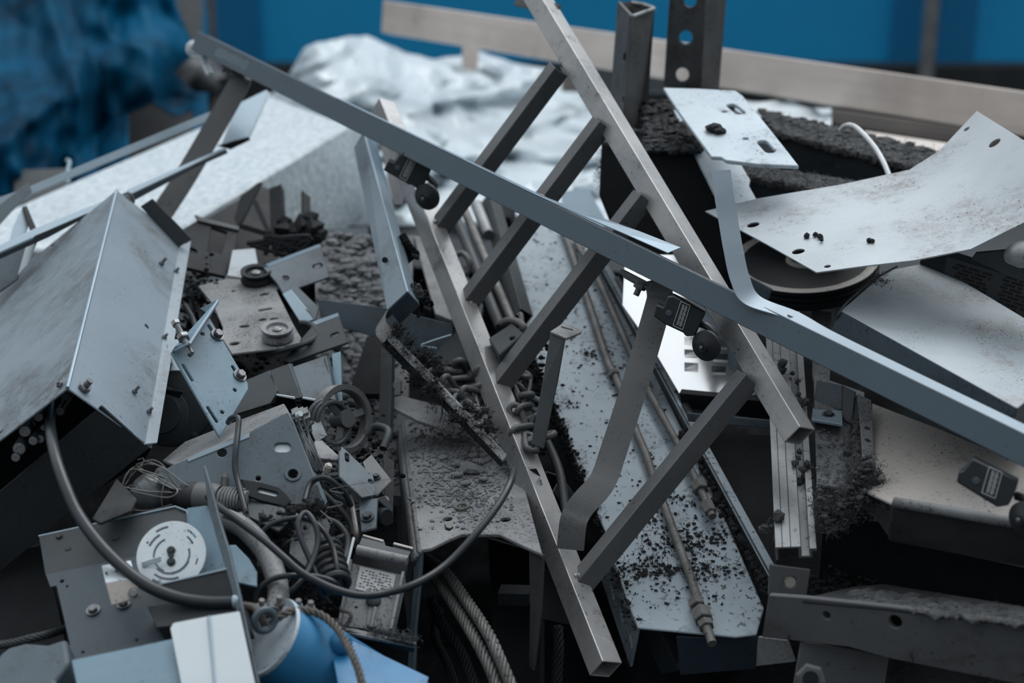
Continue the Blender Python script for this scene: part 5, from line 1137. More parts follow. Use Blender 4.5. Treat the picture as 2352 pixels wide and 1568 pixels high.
# ================================================================ lower left: brackets, lamp, assembly with disc, cables
bx = thing('bracket_box', 'grey box bracket with bright slot and washer hole right of the grey box', 'bracket', (600, 1160, 2.06))
bpl = P3((572, 992, 2.09), (662, 945, 2.11), (742, 1150, 2.05))
sheet('front', bpl, [(365, 1086), (398, 1066), (560, 998), (650, 950), (662, 945), (676, 970), (748, 1158), (742, 1166), (690, 1160), (560, 1150), (420, 1130), (360, 1110)], .004, M_MID,
      [('s', 641, 1027, 657, 1027, .0060), ('c', 673, 1088, .0062), ('c', 510, 1039, .0056), ('c', 593, 1098, .003)], bx, bev=.0014, seg=2)
add('top', MB().q([bpl(398, 1066), bpl(560, 998), bpl(650, 950), (662, 942, 2.12), (652, 926, 2.16), (540, 968, 2.18), (424, 1014, 2.19), (372, 1058, 2.14)], .004), M_DUSTY, bx, bev=.001)
add('side', MB().q([bpl(662, 945), bpl(748, 1158), (752, 1150, 2.10), (668, 950, 2.16)], .004), M_STRIP, bx)
add('welded_strip', MB().q([bpl(572, 1004, .001), bpl(574, 992, .002), bpl(430, 1052, .002), bpl(432, 1060, .001)], .002), M_STRIP, bx)
add('washer', MB().lathe(bpl(673, 1088, .0005), bpl.n, [(.0064, 0), (.0064, .0012), (.0100, .0012), (.0106, 0)], 28, cap=False), M_MID, bx, smooth=True)
add('painted_slot_light', MB().q([bpl(626, 1014, -.0046), bpl(672, 1014, -.0046), bpl(672, 1042, -.0046), bpl(626, 1042, -.0046)], .002), M_WHITE, bx, label='white plate standing in for light through the bracket slot')  # white plate paints the light that comes through the slot
m = MB()
for k in range(9): m.box(P(676 + (k % 3)*14 + rnd.uniform(-4, 4), 946 + (k//3)*18 + rnd.uniform(-4, 4), 2.14), Vector((.004, .002, .001)), Vector((-.001, .004, .002)), Vector((0, -.002, .005)))
wcl = thing('wire_cluster', 'cluster of connectors and thin wires at the right edge of the box bracket', 'wires', (700, 990, 2.14))
add('terminal', m, M_DUSTY, wcl, kind='stuff'); m = MB()
for k in range(10): m.tube(spl([P(684 + k*4, 960 + (k*11) % 30, 2.13), P(690 + rnd.uniform(0, 20), 1000, 2.12), P(704 + rnd.uniform(0, 24), 1040, 2.10), P(722 + rnd.uniform(0, 30), 1082, 2.09)], 5), .0018, 6)
add('lead', m, M_DARK, wcl, kind='stuff', smooth=True)
m = MB(); m.lathe(P(683, 953, 2.12), Vector((.6, -.6, .5)), [(.0035, 0), (.0035, .008)], 12); add('white_terminal', m, M_WHITE, wcl)
m = MB(); m.lathe(P(749, 1082, 2.06), Vector((.4, -.4, 1)), [(.0046, 0), (.005, .001), (.005, .010), (.0046, .011)], 6); m.lathe(P(749, 1082, 2.06), Vector((.4, -.4, 1)), [(.003, -.006), (.003, .013)], 10)
add('coupling_nut', m, M_BEIGE, label='small bright coupling nut lying beside the box bracket foot', cat='nut')

# caged lamp
lm = thing('inspection_lamp', 'old inspection lamp with glass bulb in a wire cage below the grey box', 'lamp', (400, 1160, 2.04))
ax = (P(500, 1146, 2.04) - P(346, 1131, 2.07)).normalized(); c = P(346, 1131, 2.07)
prof = [(.001, -.0245)] + [(.0245*math.sin(a), -.0245*math.cos(a)) for a in [i*math.pi/12 for i in range(1, 9)]] + [(.016, .018), (.0125, .026)]
add('bulb', MB().lathe(c, ax, prof, 32), M_GLASS, lm, smooth='all')
add('socket', MB().lathe(c, ax, [(.010, .022), (.0185, .026), (.0185, .036), (.0155, .037), (.0155, .046), (.0185, .047), (.0190, .066)], 28), M_RUB, lm, smooth=True)
add('handle', MB().lathe(c, ax, [(.0190, .066), (.0190, .088), (.017, .096)], 28), M_STRAP, lm, smooth=True)
m = MB()
for k in range(7): m.ring(c + ax*(.100 + k*.0042), ax, .0150, .0014, 26, 6)
m.lathe(c, ax, [(.0135, .096), (.0135, .132)], 20); add('threaded_collar', m, M_DUSTY, lm, smooth=True)
m = MB(); xx = ax.orthogonal().normalized(); yy = ax.cross(xx)
wp = lambda a, h, r: c + ax*h + (xx*math.cos(a) + yy*math.sin(a))*r
for k in range(8):
    a = k*math.tau/8 + .2; m.tube(spl([wp(a, .040, .019), wp(a + .1, .015, .031), wp(a + .05, -.012, .034), wp(a - .1, -.030, .022), wp(a, -.037, .006)], 6), .0009, 5)
for h, r in ((.030, .025), (-.022, .030)): m.ring(c + ax*h, ax, r, .0009, 30, 5)
for pts in ([(312, 1066, 2.08), (340, 1060, 2.06), (380, 1078, 2.05), (420, 1108, 2.04), (434, 1116, 2.04)], [(310, 1076, 2.07), (350, 1096, 2.04), (392, 1120, 2.03), (416, 1124, 2.03)], [(296, 1100, 2.08), (312, 1070, 2.07), (346, 1056, 2.06), (372, 1066, 2.06), (388, 1090, 2.05), (412, 1122, 2.04)], [(300, 1126, 2.03), (340, 1136, 2.02), (384, 1142, 2.02), (406, 1132, 2.02), (398, 1116, 2.03), (340, 1086, 2.05), (316, 1072, 2.07)], [(316, 1056, 2.10), (328, 1052, 2.1), (330, 1060, 2.09), (320, 1072, 2.08)]):
    m.tube(spl(pts, 6), .0009, 5)
add('cage', m, M_PIPE, lm, smooth=True)
t0 = thing('spring', 'short dusty coil spring behind the caged lamp', 'spring', (380, 1100, 2.12)); m = MB(); A_, B_ = P(364, 1088, 2.12), P(394, 1106, 2.11); ax2 = (B_-A_).normalized(); x2 = ax2.orthogonal().normalized(); y2 = ax2.cross(x2)
m.tube([A_ + (B_-A_)*(i/70) + (x2*math.cos(i*.7) + y2*math.sin(i*.7))*.009 for i in range(71)], .0014, 6); add('coil', m, M_DUSTY, t0, smooth=True)
facet('torn_plate', [(392, 1096, 2.10), (436, 1092, 2.09), (440, 1112, 2.06), (424, 1120, 2.05), (394, 1118, 2.07)], .003, M_DUSTY, label='small torn dusty plate between caged lamp and box bracket', cat='plate')
facet('open_carton', [(212, 1190, 1.99), (268, 1098, 2.06), (314, 1144, 2.02), (300, 1172, 2.0), (230, 1200, 1.96)], .004, M_MUD, label='small dark open tray beside the caged lamp under the grey box', cat='tray')
t0 = thing('threaded_bolt', 'upright threaded bolt with hexagon head near the caged lamp', 'bolt', (514, 1160, 2.03)); A_, B_ = P(513, 1158, 2.03), P(517, 1090, 2.05); ax2 = (B_-A_).normalized(); m = MB().lathe(A_, ax2, [(.0040, 0), (.0040, (B_-A_).length)], 12)
for k in range(15): m.lathe(A_ + ax2*(.004 + k*.0021), ax2, [(.0040, 0), (.0047, .0006), (.0040, .0012)], 12)
add('shank', m, M_PIPE, t0); add('head', MB().lathe(A_, ax2, [(.008, -.005), (.0088, -.004), (.0088, .001), (.008, .002)], 6), M_PIPE, t0)
# roller chain
def roller_chain(pts, label):
    t0 = thing('roller_chain', label, 'chain', pts[0]); s_ = resample(spl(pts, 8), .0085); 
    for i in range(len(s_) - 1):
        a, b = s_[i], s_[i+1]; d = (b-a).normalized(); w_ = (CAMLOC - a).normalized().cross(d).normalized(); n_ = w_.cross(d)
        m = MB()
        for z in (-.0032, .0032):
            k = n_*z*1.2 if i % 2 else n_*z; o = []
            for q in range(10):
                an = q*math.tau/10; o.append(a.lerp(b, .5) + k + d*(math.cos(an)*.0026 + math.copysign(.0034, math.cos(an))) + w_*math.sin(an)*.0038)
            m.prism(o, n_*.0012)
        m.lathe(a, n_, [(.0020, -.0052), (.0020, .0052)], 8); add('chain_link', m, M_BLACK, t0)
roller_chain([(455, 1106, 2.08), (478, 1100, 2.08), (497, 1108, 2.07), (512, 1118, 2.06), (530, 1136, 2.05), (544, 1152, 2.04)], 'short dark roller chain draped behind the caged lamp socket')
roller_chain([(566, 1172, 2.03), (586, 1192, 2.02), (604, 1204, 2.01), (622, 1222, 2.0), (640, 1242, 1.99)], 'short dark roller chain lying right of the curved casting')
t0 = thing('gland_bracket', 'black angle bracket with bright slot below the box bracket', 'bracket', (610, 1200, 2.0))
gpl = P3((553, 1100, 2.04), (660, 1137, 2.03), (600, 1160, 2.02))
sheet('flange', gpl, [(552, 1099), (600, 1107), (640, 1118), (658, 1134), (669, 1150), (656, 1163), (600, 1150), (568, 1138)], .004, M_BLACK, [('s', 597, 1125, 632, 1134, .0028)], t0, bev=.001)
facet('base', [(566, 1146, 2.03), (654, 1166, 2.02), (662, 1200, 1.98), (640, 1218, 1.97), (572, 1186, 2.0)], .004, M_DARK, t0)
facet('painted_slot_light', [gpl(588, 1119, -.0046), gpl(640, 1128, -.0046), gpl(640, 1142, -.0046), gpl(588, 1132, -.0046)], .001, M_DISC, t0)  # bright plate stands in for light showing in the slot
bolt(thing('loose_bolt', 'loose bright bolt head beside the black slotted bracket', 'bolt', (558, 1194, 2.0)), P(556, 1192, 2.0), Vector((.3, -.7, .6)), .0062, .006, .004, M_BEIGE)

# assembly with slotted disc
asm = thing('sensor_assembly', 'grey sheet metal sensor assembly with bolts in the lower left corner', 'assembly', (330, 1540, 1.86))
up_ = P3((89, 1231, 2.02), (402, 1163, 2.02), (310, 1275, 1.98))
facet('back_angle', [(89, 1231, 2.02), (402, 1163, 2.02), (430, 1174, 2.01), (438, 1246, 1.98), (312, 1280, 1.97), (104, 1320, 1.97)], .004, M_DARK, asm)
add('back_edge', MB().tube([P(89, 1231, 2.02), P(402, 1163, 2.02), P(430, 1174, 2.01), P(438, 1246, 1.98)], .0016, 6), M_STRIP, asm)
base = P3((129, 1345, 1.95), (440, 1260, 1.97), (300, 1500, 1.86))
sheet('base_plate', base, [(104, 1318), (312, 1276), (440, 1248), (470, 1330), (545, 1385), (580, 1620), (168, 1620), (156, 1560), (147, 1485), (160, 1481), (129, 1345), (115, 1348)], .004, M_MIDSHD, [('c', 142, 1334, .0022), ('c', 154, 1346, .0012), ('c', 190, 1497, .0015), ('c', 314, 1469, .0015)], asm, bev=.0008)
for u, v, r in ((214, 1401, .0056), (284, 1386, .0056)): bolt(asm, base(u, v, .001), base.n, r, r*.8)
for u, v in ((137, 1233), (158, 1262), (266, 1238)): bolt(asm, up_(u, v, .001), up_.n, .004, .003, 0, M_DARK)
facet('light_plate', [(428, 1166, 2.005), (474, 1160, 1.99), (500, 1235, 1.94), (530, 1310, 1.90), (466, 1335, 1.91), (446, 1262, 1.955)], .004, M_PLATE, asm)
facet('dark_block', [(338, 1392, 1.88), (545, 1360, 1.86), (560, 1420, 1.84), (360, 1440, 1.85)], .04, M_DARK, asm)
facet('front_flange', [(370, 1342, 1.885), (524, 1306, 1.875), (542, 1368, 1.85), (430, 1378, 1.86)], .003, M_BLACK, asm)
add('front_edge', MB().tube([P(366, 1342, 1.885), P(526, 1305, 1.875)], .0014, 6), M_STRIP, asm)
# edge-on blade
facet('blade', [(466, 1067, 1.97), (472, 1073, 1.97), (488, 1130, 1.94), (505, 1196, 1.915), (526, 1262, 1.89), (551, 1366, 1.845), (604, 1620, 1.75), (578, 1620, 1.75), (537, 1376, 1.85), (517, 1304, 1.88), (497, 1238, 1.91), (476, 1160, 1.945)], .004, M_MID, asm, bev=.001)
dk = thing('encoder_disc', 'bright round aluminium disc with curved slots in the lower left', 'disc', (393, 1330, 1.91))
dn_ = Vector((-.05, -.74, .67)); dpl = PN(393, 1274, 1.92, dn_)
Rd = 80.5/F*1.92; circ = [dpl.to3((Rd*math.cos(i*math.tau/64), Rd*math.sin(i*math.tau/64))) for i in range(64)]
sl = [('a', 393, 1274, Rd*.50, 205-90, 340-90, .0024), ('a', 393, 1274, Rd*.53, -85, 20, .0024), ('a', 393, 1274, Rd*.55, 225, 340, .0026), ('a', 393, 1274, Rd*.70, 122, 158, .0026), ('a', 393, 1274, Rd*.71, 232, 292, .0026), ('a', 393, 1274, Rd*.84, 100, 126, .0026), ('a', 393, 1274, Rd*.86, 236, 262, .0026),
      ('a', 393, 1274, Rd*.84, 36, 60, .0026), ('a', 393, 1274, Rd*.68, 28, 52, .0022), ('a', 393, 1274, Rd*.80, 150, 155, .0024), ('a', 393, 1274, Rd*.78, -22, -8, .0018)]
sheet('disc', dpl, circ, .0015, M_DISC, sl, dk, bev=.0003)
add('hub', MB().lathe(dpl(393, 1274, 0), dn_.normalized(), [(.0034, -.02), (.0034, .003)], 12), M_DARK, dk)
for v in (1264, 1290): bolt(dk, dpl(393, v, .0008), dn_, .0034, .0028, 0, M_DARK)
wb = thing('sensor_bracket', 'small beige and white folded bracket left of the slotted disc', 'bracket', (290, 1385, 1.9))
facet('upper', [(233, 1298, 1.91), (300, 1286, 1.91), (311, 1326, 1.875), (242, 1338, 1.875)], .003, M_DISC, wb)
facet('lower', [(242, 1338, 1.875), (311, 1326, 1.875), (324, 1370, 1.865), (256, 1390, 1.865)], .003, M_BEIGE, wb)
for u, v in ((245, 1317), (268, 1312)): add('rivet', MB().lathe(P(u, v, 1.889), Vector((0, -.6, .8)), [(.0014, 0), (.0014, .002)], 8), M_BLACK, wb)
bolt(wb, P(308, 1363, 1.863), Vector((0, -.8, .6)), .0048, .005, 0, None)
facet('arm', [(324, 1290, 1.915), (368, 1276, 1.905), (368, 1290, 1.905), (326, 1304, 1.915)], .003, M_DISC, wb)
# plates at the bottom edge
wpp = thing('cream_plate', 'folded cream white plate at the bottom edge beside the thin blade', 'plate', (490, 1560, 1.76))
facet('face', [(391, 1442, 1.80), (398, 1430, 1.80), (480, 1414, 1.80), (500, 1640, 1.73), (430, 1640, 1.73)], .003, M_WHITE, wpp)
facet('face', [(480, 1414, 1.80), (549, 1403, 1.80), (600, 1640, 1.72), (500, 1640, 1.73)], .003, M_WHITE, wpp)
add('fold', MB().tube([P(480, 1415, 1.799), P(500, 1640, 1.729)], .0016, 6), M_STRIP, wpp, smooth=True)
bgp = thing('corner_plate', 'blue-grey plate with one rivet cut by the bottom edge at left', 'plate', (300, 1560, 1.78))
facet('plate', [(164, 1515, 1.80), (300, 1487, 1.80), (402, 1465, 1.80), (430, 1640, 1.74), (190, 1640, 1.74)], .003, M_PLATE, bgp)
add('rivet', MB().lathe(P(211, 1520, 1.796), Vector((0, -.6, .8)), [(.0034, 0), (.003, .0016), (.001, .002)], 12), M_DISC, bgp)
facet('casting', [(-20, 1530, 1.85), (0, 1500, 1.85), (20, 1484, 1.85), (60, 1474, 1.85), (110, 1478, 1.85), (152, 1464, 1.85), (160, 1520, 1.82), (128, 1560, 1.80), (120, 1640, 1.77), (-20, 1640, 1.77)], .03, M_MID, bev=.005, seg=3, label='rounded grey casting at the very bottom left corner', cat='casting')
wrope([(-40, 1484, 1.95), (20, 1478, 1.93), (70, 1466, 1.92), (120, 1454, 1.94), (170, 1436, 2.0)], .0052, 'dark wire rope running in from the left edge above the casting', M_DARK)

# curved casting, spring, cables
m = MB(); cs = spl([P(505, 1186, 1.985), P(560, 1212, 1.98), P(606, 1262, 1.96), P(632, 1320, 1.93), P(640, 1370, 1.90), P(628, 1410, 1.88)], 8)
m.tube(cs, .0125, 10); k_ = MB().tube([p + (CAMLOC - p).normalized()*.010 + Vector((.004, 0, 0)) for p in cs], .0032, 6)
ccs = thing('curved_casting', 'dusty arc-shaped casting behind the thin blade', 'casting', cs[-1]); add('arc', m, M_DUSTY, ccs, smooth=True); add('rib', k_, M_MUD, ccs, smooth=True)
facet('blue_scrap', [(524, 1251, 1.95), (541, 1250, 1.95), (572, 1282, 1.93), (590, 1312, 1.91), (590, 1346, 1.89), (540, 1336, 1.90)], .003, M_PLATE, label='pale blue-grey scrap plate inside the curved casting', cat='plate')
def cable(pts, r, label, m_=M_CABLE, k=8):
    add('cable', MB().tube(spl(pts, k), r, 10), m_, label=label, cat='cable', smooth=True)
cable([(478, 1140, 1.99), (498, 1160, 1.97), (594, 1230, 1.92), (648, 1276, 1.90), (692, 1314, 1.89), (740, 1340, 1.885), (785, 1358, 1.88), (832, 1367, 1.88), (885, 1362, 1.89), (955, 1340, 1.90), (1025, 1296, 1.93), (1095, 1223, 1.96), (1144, 1160, 1.99), (1171, 1111, 2.02), (1180, 1080, 2.06)], .0044, 'dark cable sagging in a wide arc across the lower centre')
cable([(594, 1232, 1.98), (622, 1205, 1.98), (664, 1191, 1.98), (706, 1191, 1.98), (741, 1216, 1.97), (765, 1258, 1.96), (776, 1314, 1.94), (786, 1360, 1.95)], .0034, 'thin grey cable arching over the small coil spring')
cable([(588, 1384, 1.90), (594, 1355, 1.90), (622, 1331, 1.90), (664, 1322, 1.90), (727, 1324, 1.91), (769, 1338, 1.91), (779, 1360, 1.93)], .0034, 'thin grey cable looping low in front of the coil spring')
cable([(634, 1378, 1.91), (682, 1345, 1.91), (713, 1300, 1.93), (730, 1244, 1.95), (723, 1202, 1.96), (703, 1177, 1.97), (686, 1195, 1.96), (689, 1230, 1.95), (710, 1282, 1.94), (734, 1335, 1.93), (752, 1362, 1.94)], .0034, 'thin grey cable forming a tall narrow loop left of the spring')
cable([(524, 970, 2.10), (530, 961, 2.09), (540, 957, 2.085), (548, 962, 2.08), (547, 985, 2.07), (542, 1030, 2.05), (540, 1072, 2.04), (547, 1107, 2.03), (563, 1170, 2.0), (573, 1210, 1.99)], .0036, 'stiff grey cable hooked over the top edge of the box bracket')
cable([(700, 1150, 2.03), (712, 1112, 2.05), (732, 1098, 2.05), (756, 1100, 2.05), (790, 1130, 2.06), (806, 1160, 2.08)], .0036, 'short dark cable curling round the foot of the box bracket')
t0 = thing('coil_spring', 'thick dark coil spring among cables left of the contactor', 'spring', (764, 1330, 1.98)); m = MB(); A_, B_ = P(746, 1256, 2.0), P(770, 1350, 1.94); ax2 = (B_-A_).normalized(); x2 = ax2.orthogonal().normalized(); y2 = ax2.cross(x2)
m.tube([A_ + (B_-A_)*(i/90) + (x2*math.cos(i*.42) + y2*math.sin(i*.42))*.0165 for i in range(91)], .0044, 8); add('coil', m, M_RUB, t0, smooth=True)
facet('ribbed_block', [(676, 1160, 2.02), (740, 1172, 2.01), (722, 1262, 1.97), (700, 1300, 1.96), (664, 1270, 1.98)], .03, M_DUSTY, label='dusty ribbed block behind the tall cable loop', cat='block')
m = MB(); k_ = MB()
for _ in range(60): p = P(rnd.gauss(720, 22), rnd.gauss(1170, 10), 2.0); m.stone(p, rnd.uniform(.002, .005), 1, .6); k_.fibres(p, .014, 3, th=.0004)
for _ in range(70): p = P(rnd.gauss(640, 40), rnd.gauss(1230, 40), 1.99); m.stone(p, rnd.uniform(.002, .006), 1, .6); k_.fibres(p, .012, 2, th=.0004)
add('debris', m, M_LINTB, label='dark crumbs of debris among the thin looping cables', cat='debris', kind='stuff'); add('lint', k_, M_LINTB, label='dark lint fibres caught on the ribbed block and cables', cat='lint', kind='stuff')

# rope, eye, blue cylinder and blue plate
jr = resample(spl([P(612, 1440, 1.86), P(626, 1429, 1.85), P(657, 1408, 1.85), P(699, 1401, 1.86), P(741, 1414, 1.86), P(772, 1440, 1.85), P(793, 1471, 1.83), P(815, 1515, 1.80), P(832, 1570, 1.78), P(838, 1630, 1.76)], 10), .003)
add('jute_rope', MB().rope(jr, .0048, 3, .022, 6), M_JUTE, label='thin jute rope tied to the blue cylinder and curling down right', cat='rope', smooth='all')
cyl = thing('blue_cylinder', 'bright blue cylinder with rusty pale cap at the bottom edge', 'cylinder', (700, 1560, 1.78))
ax = (CAMR @ Vector((.66, -.52, -.54))).normalized(); c = P(616, 1462, 1.86)
add('body', MB().lathe(c, ax, [(.0455, .001), (.0465, .003), (.0465, .22)], 48, cap=False), M_BLUE, cyl, smooth=True)
add('cap', MB().lathe(c, ax, [(.002, .012), (.024, .009), (.041, .002), (.0458, -.001), (.047, .003)], 48), M_GUSS, cyl, smooth=True)
add('lifting_eye', MB().ring(P(608, 1424, 1.835), Vector((.5, -.8, .2)), .0115, .0042, 24, 8), M_MID, cyl, smooth=True)
m = MB().tube(spl([P(560, 1390, 1.86), P(586, 1396, 1.85), P(598, 1412, 1.84), P(612, 1446, 1.85)], 6), .0045, 8); add('wrapped_tie', m, M_JUTE, label='frayed tie from the thick cable end to the blue cylinder eye', cat='tie', smooth=True)
facet('blue_plate', [(752, 1446, 1.90), (784, 1458, 1.90), (985, 1554, 1.85), (960, 1640, 1.80), (790, 1640, 1.78)], .003, M_BLUE, label='bright blue painted plate at the bottom edge right of blue cylinder', cat='plate')
add('blue_ball', MB().stone(P(782, 1476, 1.87), .014, 2, .1), M_BLUE, label='round blue knob between blue cylinder and blue plate', cat='ball', smooth=True)
for u, v in ((684, 1388), (712, 1392), (600, 1388), (640, 1380)):
    t0 = thing('stud_bolt', {684: 'short stud bolt standing left of the pair above the jute rope', 712: 'short stud bolt standing right of the pair above the jute rope', 600: 'small bolt stub beside the thick cable end', 640: 'bright small bolt stub above the blue cylinder cap'}[u], 'bolt', (u, v + 6, 1.88)); A_ = P(u, v + 8, 1.88); ax2 = Vector((.15, -.2, 1)).normalized(); m = MB().lathe(A_, ax2, [(.0030, 0), (.0030, .012)], 10)
    for k in range(5): m.lathe(A_ + ax2*(.003 + k*.0019), ax2, [(.0030, 0), (.0036, .0006), (.0030, .0012)], 10)
    add('shank', m, M_PIPE, t0); add('nut', MB().lathe(A_, ax2, [(.006, -.002), (.0064, -.001), (.0064, .003), (.006, .004)], 6), M_PIPE, t0)

# contactor box
ct = thing('contactor', 'dusty metal contactor box with worn white label in the lower centre', 'contactor', (860, 1480, 1.96))
facet('upper_flange', [(834, 1226, 2.06), (882, 1239, 2.055), (886, 1252, 2.05), (902, 1256, 2.05), (905, 1245, 2.05), (950, 1256, 2.045), (938, 1278, 2.03), (824, 1250, 2.04)], .004, M_DARK, ct)
facet('lip', [(834, 1226, 2.059), (882, 1239, 2.054), (880, 1243, 2.05), (833, 1229, 2.055)], .002, M_BEIGE, ct); facet('lip', [(905, 1244, 2.049), (950, 1256, 2.044), (949, 1260, 2.04), (903, 1248, 2.045)], .002, M_BEIGE, ct)
m = MB(); m.tube([P(820, 1262, 2.03), P(936, 1288, 2.02)], .0062, 16); add('curved_cover', m, M_DUSTY, ct, smooth=True)
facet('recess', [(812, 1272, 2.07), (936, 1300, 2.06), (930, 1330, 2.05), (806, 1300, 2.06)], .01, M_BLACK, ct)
fp_ = P3((812, 1294, 2.03), (930, 1322, 2.02), (846, 1446, 1.98))
facet('face', [fp_(810, 1293), fp_(930, 1321), fp_(902, 1452), fp_(784, 1436)], .02, M_DUSTY, ct)
lbp = facet('label_plate', [fp_(827, 1300, .0012), fp_(909, 1320, .0012), fp_(900, 1372, .0012), fp_(816, 1352, .0012)], .001, M_STICK, ct, bev=0)
m = MB()
for r in range(7):
    for k in range(9):
        if (k*5 + r*3) % 4 == 0: continue
        L = lambda x_, y_: fp_(827, 1300, .0016).lerp(fp_(909, 1320, .0016), x_).lerp(fp_(816, 1352, .0016).lerp(fp_(900, 1372, .0016), x_), y_)
        x_, y_ = .08 + k*.095, .10 + r*.12; m.add([L(x_, y_), L(x_ + .06, y_), L(x_ + .06, y_ + .035), L(x_, y_ + .035)], [[0,1,2,3]])
add('label_print', m, M_INK, lbp)
for s0, s1 in (((810, 1293), (784, 1436)), ((930, 1321), (902, 1452))):
    a_, b_ = fp_(*s0), fp_(*s1); add('side_rail', MB().q([a_ + fp_.n*.010, b_ + fp_.n*.010, b_ - fp_.n*.01, a_ - fp_.n*.01], .003), M_DUSTY, ct)
add('shaft_boss', MB().lathe(fp_(858, 1378, .001), fp_.n, [(.009, 0), (.009, .004), (.006, .006)], 20), M_DARK, ct, smooth=True)
m = MB(); m.q([fp_(848, 1390, .002), fp_(868, 1394, .002), fp_(862, 1440, .003), fp_(842, 1436, .003)], .004); m.tube([fp_(862, 1394, .006), fp_(852, 1440, .006)], .0022, 8); add('lever', m, M_DUSTY, ct)
facet('lower_flange', [(778, 1434, 1.99), (846, 1450, 1.975), (956, 1474, 1.955), (952, 1482, 1.95), (842, 1462, 1.965), (776, 1446, 1.98)], .004, M_DUSTY, ct)
facet('lower_web', [(776, 1446, 1.98), (842, 1462, 1.965), (952, 1482, 1.95), (950, 1500, 1.96), (780, 1462, 1.99)], .003, M_BLACK, ct)
m = MB()
for _ in range(90): t = rnd.random(); p = P(850 + 110*t, 1448 + 24*t + rnd.gauss(0, 4), 1.97 - .02*t); m.fibres(p, .011, 3, th=.0004)
add('lint', m, M_LINT, ct, kind='stuff')
facet('white_tie', [(810, 1232, 2.03), (816, 1234, 2.03), (800, 1300, 2.01), (794, 1298, 2.01)], .002, M_WHITE, label='thin white plastic tie standing left of the contactor box', cat='tie')
# small brackets above it
t0 = thing('slotted_tab', 'grey tab plate with slot tilting between wire cluster and gravel', 'plate', (830, 1140, 2.10)); stp = P3((779, 1025, 2.14), (858, 1093, 2.13), (830, 1142, 2.09))
sheet('plate', stp, [(779, 1024), (788, 1026), (858, 1092), (866, 1136), (832, 1143), (779, 1094)], .004, M_MID, [('s', 797, 1044, 798, 1056, .0028), ('c', 852, 1105, .0035)], t0, bev=.001)
add('edge', MB().tube([P(780, 1025, 2.138), P(780, 1094, 2.128)], .0018, 6), M_DARK, t0)
t0 = thing('small_plate', 'small brownish-grey plate with bolt behind the grey tab plate', 'plate', (880, 1120, 2.14)); spp = P3((833, 1058, 2.18), (853, 1043, 2.19), (899, 1103, 2.14))
sheet('plate', spp, [(832, 1060), (853, 1042), (900, 1103), (864, 1138)], .004, M_STRAP, (), t0, bev=.001); bolt(t0, spp(864, 1096, .001), spp.n, .004, .004, 0, M_DARK)
t0 = thing('clip_bracket', 'small grey folded clip with bolt above the contactor box', 'bracket', (846, 1216, 2.08)); cpl = P3((824, 1153, 2.10), (867, 1143, 2.10), (829, 1220, 2.06))
sheet('face', cpl, [(823, 1156), (828, 1150), (868, 1143), (864, 1212), (829, 1221)], .004, M_MID, (), t0, bev=.001)
facet('side', [(868, 1143, 2.10), (884, 1138, 2.13), (904, 1166, 2.13), (900, 1176, 2.12), (872, 1150, 2.10)], .003, M_DARK, t0); bolt(t0, cpl(844, 1187, .001), cpl.n, .0058, .005, 0, M_DARK)
add('spacer', MB().lathe(P(872, 1186, 2.11), Vector((.6, -.6, .2)), [(.010, 0), (.012, .002), (.012, .012), (.010, .014)], 20), M_BLACK, t0, smooth=True)
facet('dusty_offcut', [(722, 1012, 2.16), (740, 1010, 2.17), (778, 1046, 2.15), (779, 1057, 2.13), (726, 1050, 2.13)], .004, M_DUSTY, label='dusty offcut plate with bright edge left of the grey tab plate', cat='plate')
add('wire_stub', MB().tube(spl([P(806, 1140, 2.10), P(812, 1180, 2.08), P(818, 1220, 2.05), P(816, 1240, 2.05)], 5), .0032, 8), M_PIPE, label='thin upright wire stub left of the small folded clip', cat='wire', smooth=True)
# black filler plates standing in for the shade low in the gaps
facet('pit_shade', [(700, 1100, 2.22), (830, 1120, 2.2), (830, 1260, 2.16), (700, 1250, 2.16)], .01, M_BLACK, label='black filler plate as shade at the bottom of the gap above the contactor', cat='plate')
facet('shadow_plate', [(-60, 1290, 2.2), (100, 1250, 2.2), (150, 1480, 2.1), (-60, 1520, 2.1)], .01, M_BLACK, label='black plate painted as shadow under the big grey box at the lower left edge', cat='plate')
m = MB().rope(resample(spl([P(782, 1400, 1.95), P(806, 1408, 1.93), P(800, 1430, 1.93), P(782, 1444, 1.93), P(774, 1420, 1.95)], 8), .003), .003, 3, .016, 5)
add('frayed_cord', m, M_JUTE, label='frayed looped cord at the left side of the contactor box', cat='cord', smooth='all')
# ================================================================ fine debris and small scrap in the gaps
def patch(spots, m_, name, label, cat, r=(.0008, .0034), fib=2):
    m = MB()
    for u, v, su, sv, d, n_ in spots:
        for _ in range(n_):
            p = P(rnd.gauss(u, su), rnd.gauss(v, sv), d + .045 + rnd.gauss(0, .010)); m.stone(p, rnd.uniform(*r), 1, .7, (1.2, 1, .7))
            if fib and rnd.random() < .5: m.fibres(p, .016, fib)
    add(name, m, m_, label=label, cat=cat, kind='stuff')
patch([(640, 1240, 50, 34, 2.00, 170), (560, 1150, 40, 30, 2.05, 90), (770, 1180, 30, 50, 2.10, 160), (720, 1290, 40, 50, 2.02, 160), (690, 1390, 50, 24, 1.94, 110), (740, 1080, 26, 30, 2.14, 90)], M_LINTB, 'debris', 'dark crumbly debris filling the gaps around the looping cables', 'debris')
patch([(470, 700, 30, 50, 2.58, 120), (560, 840, 60, 20, 2.42, 90), (660, 960, 30, 30, 2.30, 80), (840, 1100, 30, 50, 2.24, 160), (800, 980, 20, 40, 2.40, 60)], M_RUBBLE, 'debris', 'dark crumbly debris between pulley plate and inverted channel', 'debris', (.001, .0045))
